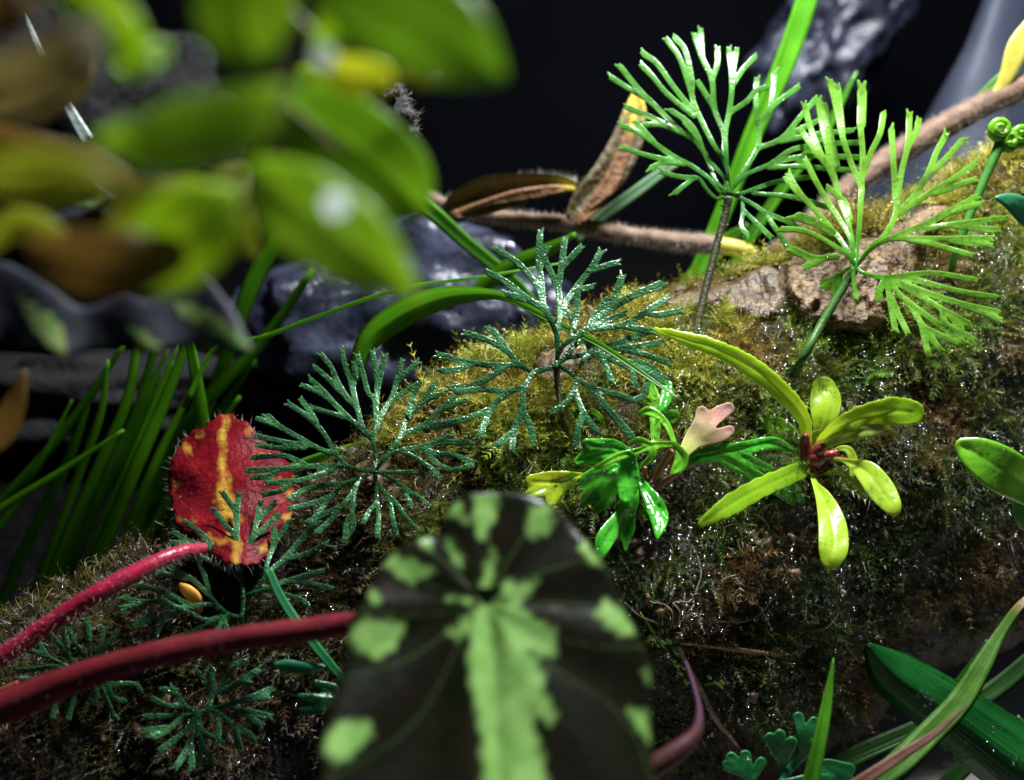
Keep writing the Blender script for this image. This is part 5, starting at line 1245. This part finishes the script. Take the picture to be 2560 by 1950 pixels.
grass('grass_plant', 'green blade with a brown tip crossing the strap leaf', [('blade_tip', [(2080, 2080, 0.16, 30), (2170, 1990, 0.16, 32), (2310, 1850, 0.163, 29), (2400, 1755, 0.165, 27), (2455, 1665, 0.167, 22), (2500, 1585, 0.169, 13), (2545, 1520, 0.17, 10), (2590, 1478, 0.171, 7)], {'fold': .25, 'n': 44})])
grass('grass_plant', 'thin rust brown dry blade beside the brown tipped blade', [('brown_blade', [(2415, 1764, .1625, 2), (2340, 1832, .161, 8), (2250, 1890, .160, 12), (2120, 1975, .159, 15), (2000, 2060, .16, 14)])])
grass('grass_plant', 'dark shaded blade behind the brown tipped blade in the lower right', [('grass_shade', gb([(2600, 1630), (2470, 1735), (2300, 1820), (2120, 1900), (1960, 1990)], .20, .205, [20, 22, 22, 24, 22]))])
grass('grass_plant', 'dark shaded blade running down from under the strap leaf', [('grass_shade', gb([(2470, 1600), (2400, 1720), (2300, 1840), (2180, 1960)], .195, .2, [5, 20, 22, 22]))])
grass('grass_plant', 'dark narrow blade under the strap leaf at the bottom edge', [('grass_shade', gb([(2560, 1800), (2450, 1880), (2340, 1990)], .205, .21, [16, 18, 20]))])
grass('grass_plant', 'short pointed grass blade rising from the bottom edge beside the jade frond', [('grass', [(2084, 1645, .1645, 1.5), (2070, 1740, .163, 11), (2050, 1850, .161, 16), (2018, 1990, .16, 20), (1995, 2080, .162, 20)], {'fold': .7})])
tail_d = on(1708, 1604, .0012)

# ================================================================== hairy twigs and dead leaves
tw = thing('twig', 'hairy reddish brown twig lying behind the ferns', 'twig', P(1060, 500, .262))
o, V3, nr = tube('stem', tw, [(1020, 470, .262, 15), (1120, 515, .262, 17), (1260, 545, .262, 18), (1420, 560, .262, 20), (1580, 590, .260, 22), (1720, 608, .258, 24), (1800, 612, .258, 22)], M['twig'], n=60, k=12, rough=.0005, scale=400)
hairs('hairs', tw, V3, nr, M['hair'], n=12000, length=.0015, width=.000022, lean=.6)
tube('bud', tw, [(1790, 612, .258, 22), (1850, 622, .256, 20), (1895, 640, .255, 12), (1922, 662, .255, 3)], M['yellow_tip'], n=16)
tw2 = thing('twig', 'thick downy brown twig rising to the right edge behind the fiddlehead', 'twig', P(1980, 600, .262))
o, V3, nr = tube('stem', tw2, [(1940, 640, .262, 26), (2050, 540, .262, 29), (2160, 445, .260, 31), (2300, 350, .258, 31), (2450, 268, .256, 30), (2640, 180, .256, 30)], M['twig'], n=60, k=12, rough=.0005, scale=300)
hairs('hairs', tw2, V3, nr, M['hair'], n=12000, length=.0015, width=.000022, lean=.6)
blade('leaf', tw2, [[(2480, 250, 8, .254), (2515, 195, 18, .253), (2545, 120, 28, .252), (2580, 60, 20, .252)]], M['yellow_tip'], step=6, thick=.0005, round_px=10)
ribbon('leaf_blade', tw2, gb([(2560, 140), (2480, 215), (2400, 290)], .256, .262, [8, 12, 6]), M['grass'])
dl = thing('dead_leaf', 'curled olive brown dead leaf lying along the hairy twig', 'leaf', P(1130, 530, .259))
def dleaf(t, pts, mat, d, sp):
    n = len(pts); o = []
    q = [(x, y, d, w) for x, y, w in pts]
    return ribbon('leaf_blade', t, q, M[mat], n=40, fold=sp, thick=.0005)
dleaf(dl, [(1110, 525, 12), (1150, 505, 30), (1220, 480, 38), (1310, 468, 34), (1390, 462, 24), (1442, 466, 10)], 'dead_olive', .256, .9)
dleaf(dl, [(1130, 540, 10), (1200, 522, 18), (1290, 495, 20), (1380, 475, 12), (1436, 470, 4)], 'dead', .2545, .5)
g_ = [(1110 + 330 * s, 505 - 62 * math.sin(s * 2.2), .2545) for s in np.linspace(0, 1, 40)]
gp = np.array([P(np.array(a), np.array(b), np.array(c)) for a, b, c in g_]); hairs('hairs', dl, gp, np.tile(UP, (40, 1)), M['hair'], n=420, length=.0022, width=.00004, lean=.35)
dl2 = thing('dead_leaf', 'curled brown dead leaf with yellow tip sticking up from the twig', 'leaf', P(1440, 540, .260))
dleaf(dl2, [(1420, 548, 10), (1460, 500, 34), (1515, 445, 42), (1560, 370, 40), (1585, 290, 30), (1592, 235, 12)], 'dead_olive', .257, .7)
dleaf(dl2, [(1440, 560, 8), (1480, 520, 18), (1530, 450, 22), (1565, 360, 16), (1585, 290, 6)], 'dead', .2555, .5)
ball = thing('water_bead', 'small round violet tinted bead above the middle fern', 'droplet', P(1275, 632, .235))
bm = bmesh.new(); bmesh.ops.create_icosphere(bm, subdivisions=3, radius=1.0)
SPH_V = np.array([q.co[:] for q in bm.verts]); SPH_F = np.array([[q.index for q in fa.verts] for fa in bm.faces]); bm.free()
part('drop', ball, P(np.array(1275), np.array(617), np.array(.235)) + SPH_V * np.array([.00145, .00145, .00155]), SPH_F, M['bead'])

# ================================================================== small things on the moss
def ontube(t, name, pts, mat, lift=.0008, n=24, k=7, rough=.0001):
    return tube(name, t, [(x, y, on(x, y, lift), r) for x, y, r in pts], M[mat], n=n, k=k, rough=rough, scale=900)
s1 = thing('stick', 'thin brown stick lying level on the moss in the lower right', 'stick', P(1700, 1606, on(1700, 1606)))
ontube(s1, 'shaft', [(1697, 1604, 8), (1760, 1612, 6), (1830, 1622, 6.5), (1900, 1632, 7), (1955, 1638, 5)], 'stick', .0022)
ontube(s1, 'side_twig', [(1905, 1628, 2.5), (1918, 1645, 2.5), (1936, 1656, 1.5)], 'stick', .0030, n=10)
s2 = thing('stick', 'brown stick slanting down the moss towards the jade frond', 'stick', P(1697, 1612, on(1697, 1612)))
ontube(s2, 'shaft', [(1693, 1610, 6), (1720, 1665, 6.5), (1755, 1730, 7), (1790, 1800, 7), (1825, 1840, 5.5), (1868, 1892, 4)], 'stick', .0026, n=36)
rts = thing('root_cluster', 'cluster of pale curling fine roots on the moss above the sticks', 'roots', P(1715, 1560, on(1715, 1560)))
zr = lambda pts: [(1620 + a / 4, 1480 + b / 4, w / 4) for a, b, w in pts]
RL = [[(1300, 40, 8), (1230, 90, 10), (1150, 190, 12), (1060, 260, 12), (950, 295, 10), (850, 300, 9), (700, 290, 8), (580, 280, 7), (520, 350, 7), (450, 410, 7), (370, 410, 6), (355, 330, 6)],
 [(580, 280, 6), (585, 200, 5), (570, 120, 4)], [(250, 110, 7), (300, 170, 8), (320, 230, 8), (300, 310, 8)], [(90, 110, 7), (170, 130, 8), (240, 200, 9), (245, 300, 8), (215, 380, 7)], [(370, 10, 7), (360, 90, 7), (375, 170, 7), (340, 260, 6)], [(430, 20, 8), (460, 90, 8), (440, 190, 7), (380, 260, 7)],
 [(300, 300, 8), (380, 270, 10), (440, 220, 10), (520, 230, 7), (545, 150, 5)], [(260, 100, 5), (330, 95, 5), (400, 100, 6), (440, 70, 6)], [(560, 430, 4), (590, 360, 5), (640, 310, 4)], [(20, 90, 7), (60, 110, 6), (110, 100, 6)], [(340, 200, 5), (370, 270, 5), (360, 340, 5)], [(460, 130, 5), (400, 200, 5), (330, 300, 5), (290, 350, 5)],
 [(230, 60, 4), (190, 140, 4), (120, 220, 4)], [(520, 20, 4), (470, 20, 5), (440, 40, 5)], [(300, 420, 6), (260, 480, 7), (290, 520, 7)]]
for i, q in enumerate(RL):
    ontube(rts, 'root', zr(q), 'root', .0016 + .0012 * ((i * 37) % 10) / 10, n=30 if len(q) > 5 else 16, k=6, rough=.00004)
for q in ([(1560, 1505, 2), (1600, 1540, 2.2), (1650, 1560, 2)], [(1745, 1390, 1.5), (1752, 1440, 2), (1738, 1480, 1.6)], [(1805, 1450, 1.8), (1830, 1440, 2.2), (1850, 1436, 1.6), (1780, 1470, 2)][:3], [(1960, 1410, 1.6), (1968, 1440, 1.8), (1950, 1470, 1.4)]):
    ontube(rts, 'root', q, 'root', .002, n=14, k=6, rough=.00003)
crp = thing('creeper', 'tiny creeping plant with round pale green leaves by the sticks', 'plant', P(1660, 1610, on(1660, 1610)))
ontube(crp, 'stem', [(1600, 1530, 2), (1640, 1590, 2.4), (1672, 1635, 2.4), (1700, 1680, 2.4), (1718, 1716, 2)], 'creeper', .002, n=24, k=6, rough=.00002)
ontube(crp, 'stem', [(1760, 1712, 2), (1782, 1708, 2.2), (1805, 1706, 2)], 'creeper', .002, n=10, k=6, rough=.00002)
for x, y, r in ((1672, 1604, 9), (1658, 1607, 7), (1668, 1640, 9), (1690, 1630, 9), (1682, 1650, 8), (1692, 1662, 9), (1708, 1668, 9), (1700, 1682, 8), (1716, 1668, 7), (1646, 1614, 6), (1628, 1596, 9), (1774, 1694, 7), (1790, 1708, 7), (1806, 1706, 8), (1802, 1716, 7), (1632, 1716, 8), (1716, 1704, 9)):
    d = on(x, y, .0028)
    blade('leaf', crp, [[(x - r * .5, y - r * .4, r * .55, d), (x + r * .3, y + r * .2, r * .6, d - .0003)]], M['creeper'], step=2.2, thick=.0002, round_px=4)
pk = thing('stem', 'tapering pink and brown stem shoot beside the begonia leaf at the bottom', 'stem', P(1560, 1930, .150))
tube('shoot', pk, [(1550, 1962, .140, 30), (1640, 1912, .140, 28), (1705, 1868, .141, 24), (1742, 1826, .144, 16), (1748, 1770, .149, 8), (1730, 1700, .157, 6), (1714, 1655, .163, 5)], M['pink_stem'], n=40, k=14)

def pebble(label, x, y, rpx, mat, stretch=(1, 1, .8), lift=.0005, seed=0.0, cat='pebble', name='pebble'):
    d = on(x, y, lift); c = P(np.array(x), np.array(y), np.array(d)); r = rpx * d / FPX
    t = thing(name, label, cat, c)
    v = np.array([q * (1 + .25 * noise.noise(Vector((q * 1.3 + seed).tolist()))) for q in SPH_V]) * np.array(stretch) * r
    part('stone', t, c + v, SPH_F, M[mat]); return t
pebble('tiny white pebble on the brown moss near the strap leaf', 812, 1503, 9, 'pebble', seed=1)
pebble('tan pebble under the small rosette shaped frond', 560, 1748, 15, 'tan_pebble', (1.3, 1, .8), seed=2)
pebble('brown pebble left of the small rosette frond', 412, 1776, 10, 'tan_pebble', seed=5)
pebble('pale grit grain on the moss under the lime rosette', 1925, 1388, 7, 'pebble', seed=3)
pebble('grey grain on the dark moss below the lime rosette', 2107, 1483, 9, 'pebble', (.8, .8, 1.2), seed=4)
sh = thing('orange_flake', 'translucent orange seed flake standing behind the dark frond', 'seed', P(470, 1500, on(470, 1500)))
blade('flake', sh, [[(452, 1462, 6, .1795), (470, 1478, 16, .1795), (488, 1498, 18, .180), (496, 1520, 12, .181), (488, 1542, 6, .182)]], M['shell'], step=3, thick=.0007, round_px=12)
snail = thing('snail', 'tiny dark shiny snail shell at the foot of the red leaf', 'snail', P(640, 1412, on(640, 1412)))
cs = P(np.array(640), np.array(1408), np.array(on(640, 1408, .002)))
part('shell', snail, cs + SPH_V * np.array([.0011, .0010, .0010]), SPH_F, M['rock_dark'])
part('body', snail, cs + np.array([-.0012, 0, .0004]) + SPH_V * np.array([.0009, .0005, .0005]), SPH_F, M['petiole_red'])
# grey dry tangle below the orange leaf tip
lc = thing('dry_tangle', 'grey tangle of dry fibres below the vine at the top centre', 'fibres', P(1010, 320, .215))
o, V3, nr = tube('core', lc, [(985, 215, .215, 16), (1000, 260, .215, 26), (1015, 300, .215, 24), (1040, 335, .216, 8)], M['rock_dark'], n=24, k=12, rough=.0022, scale=350)
hairs('fibres', lc, V3, nr, M['fibre'], n=260, length=.0022, width=.00007, lean=.9)
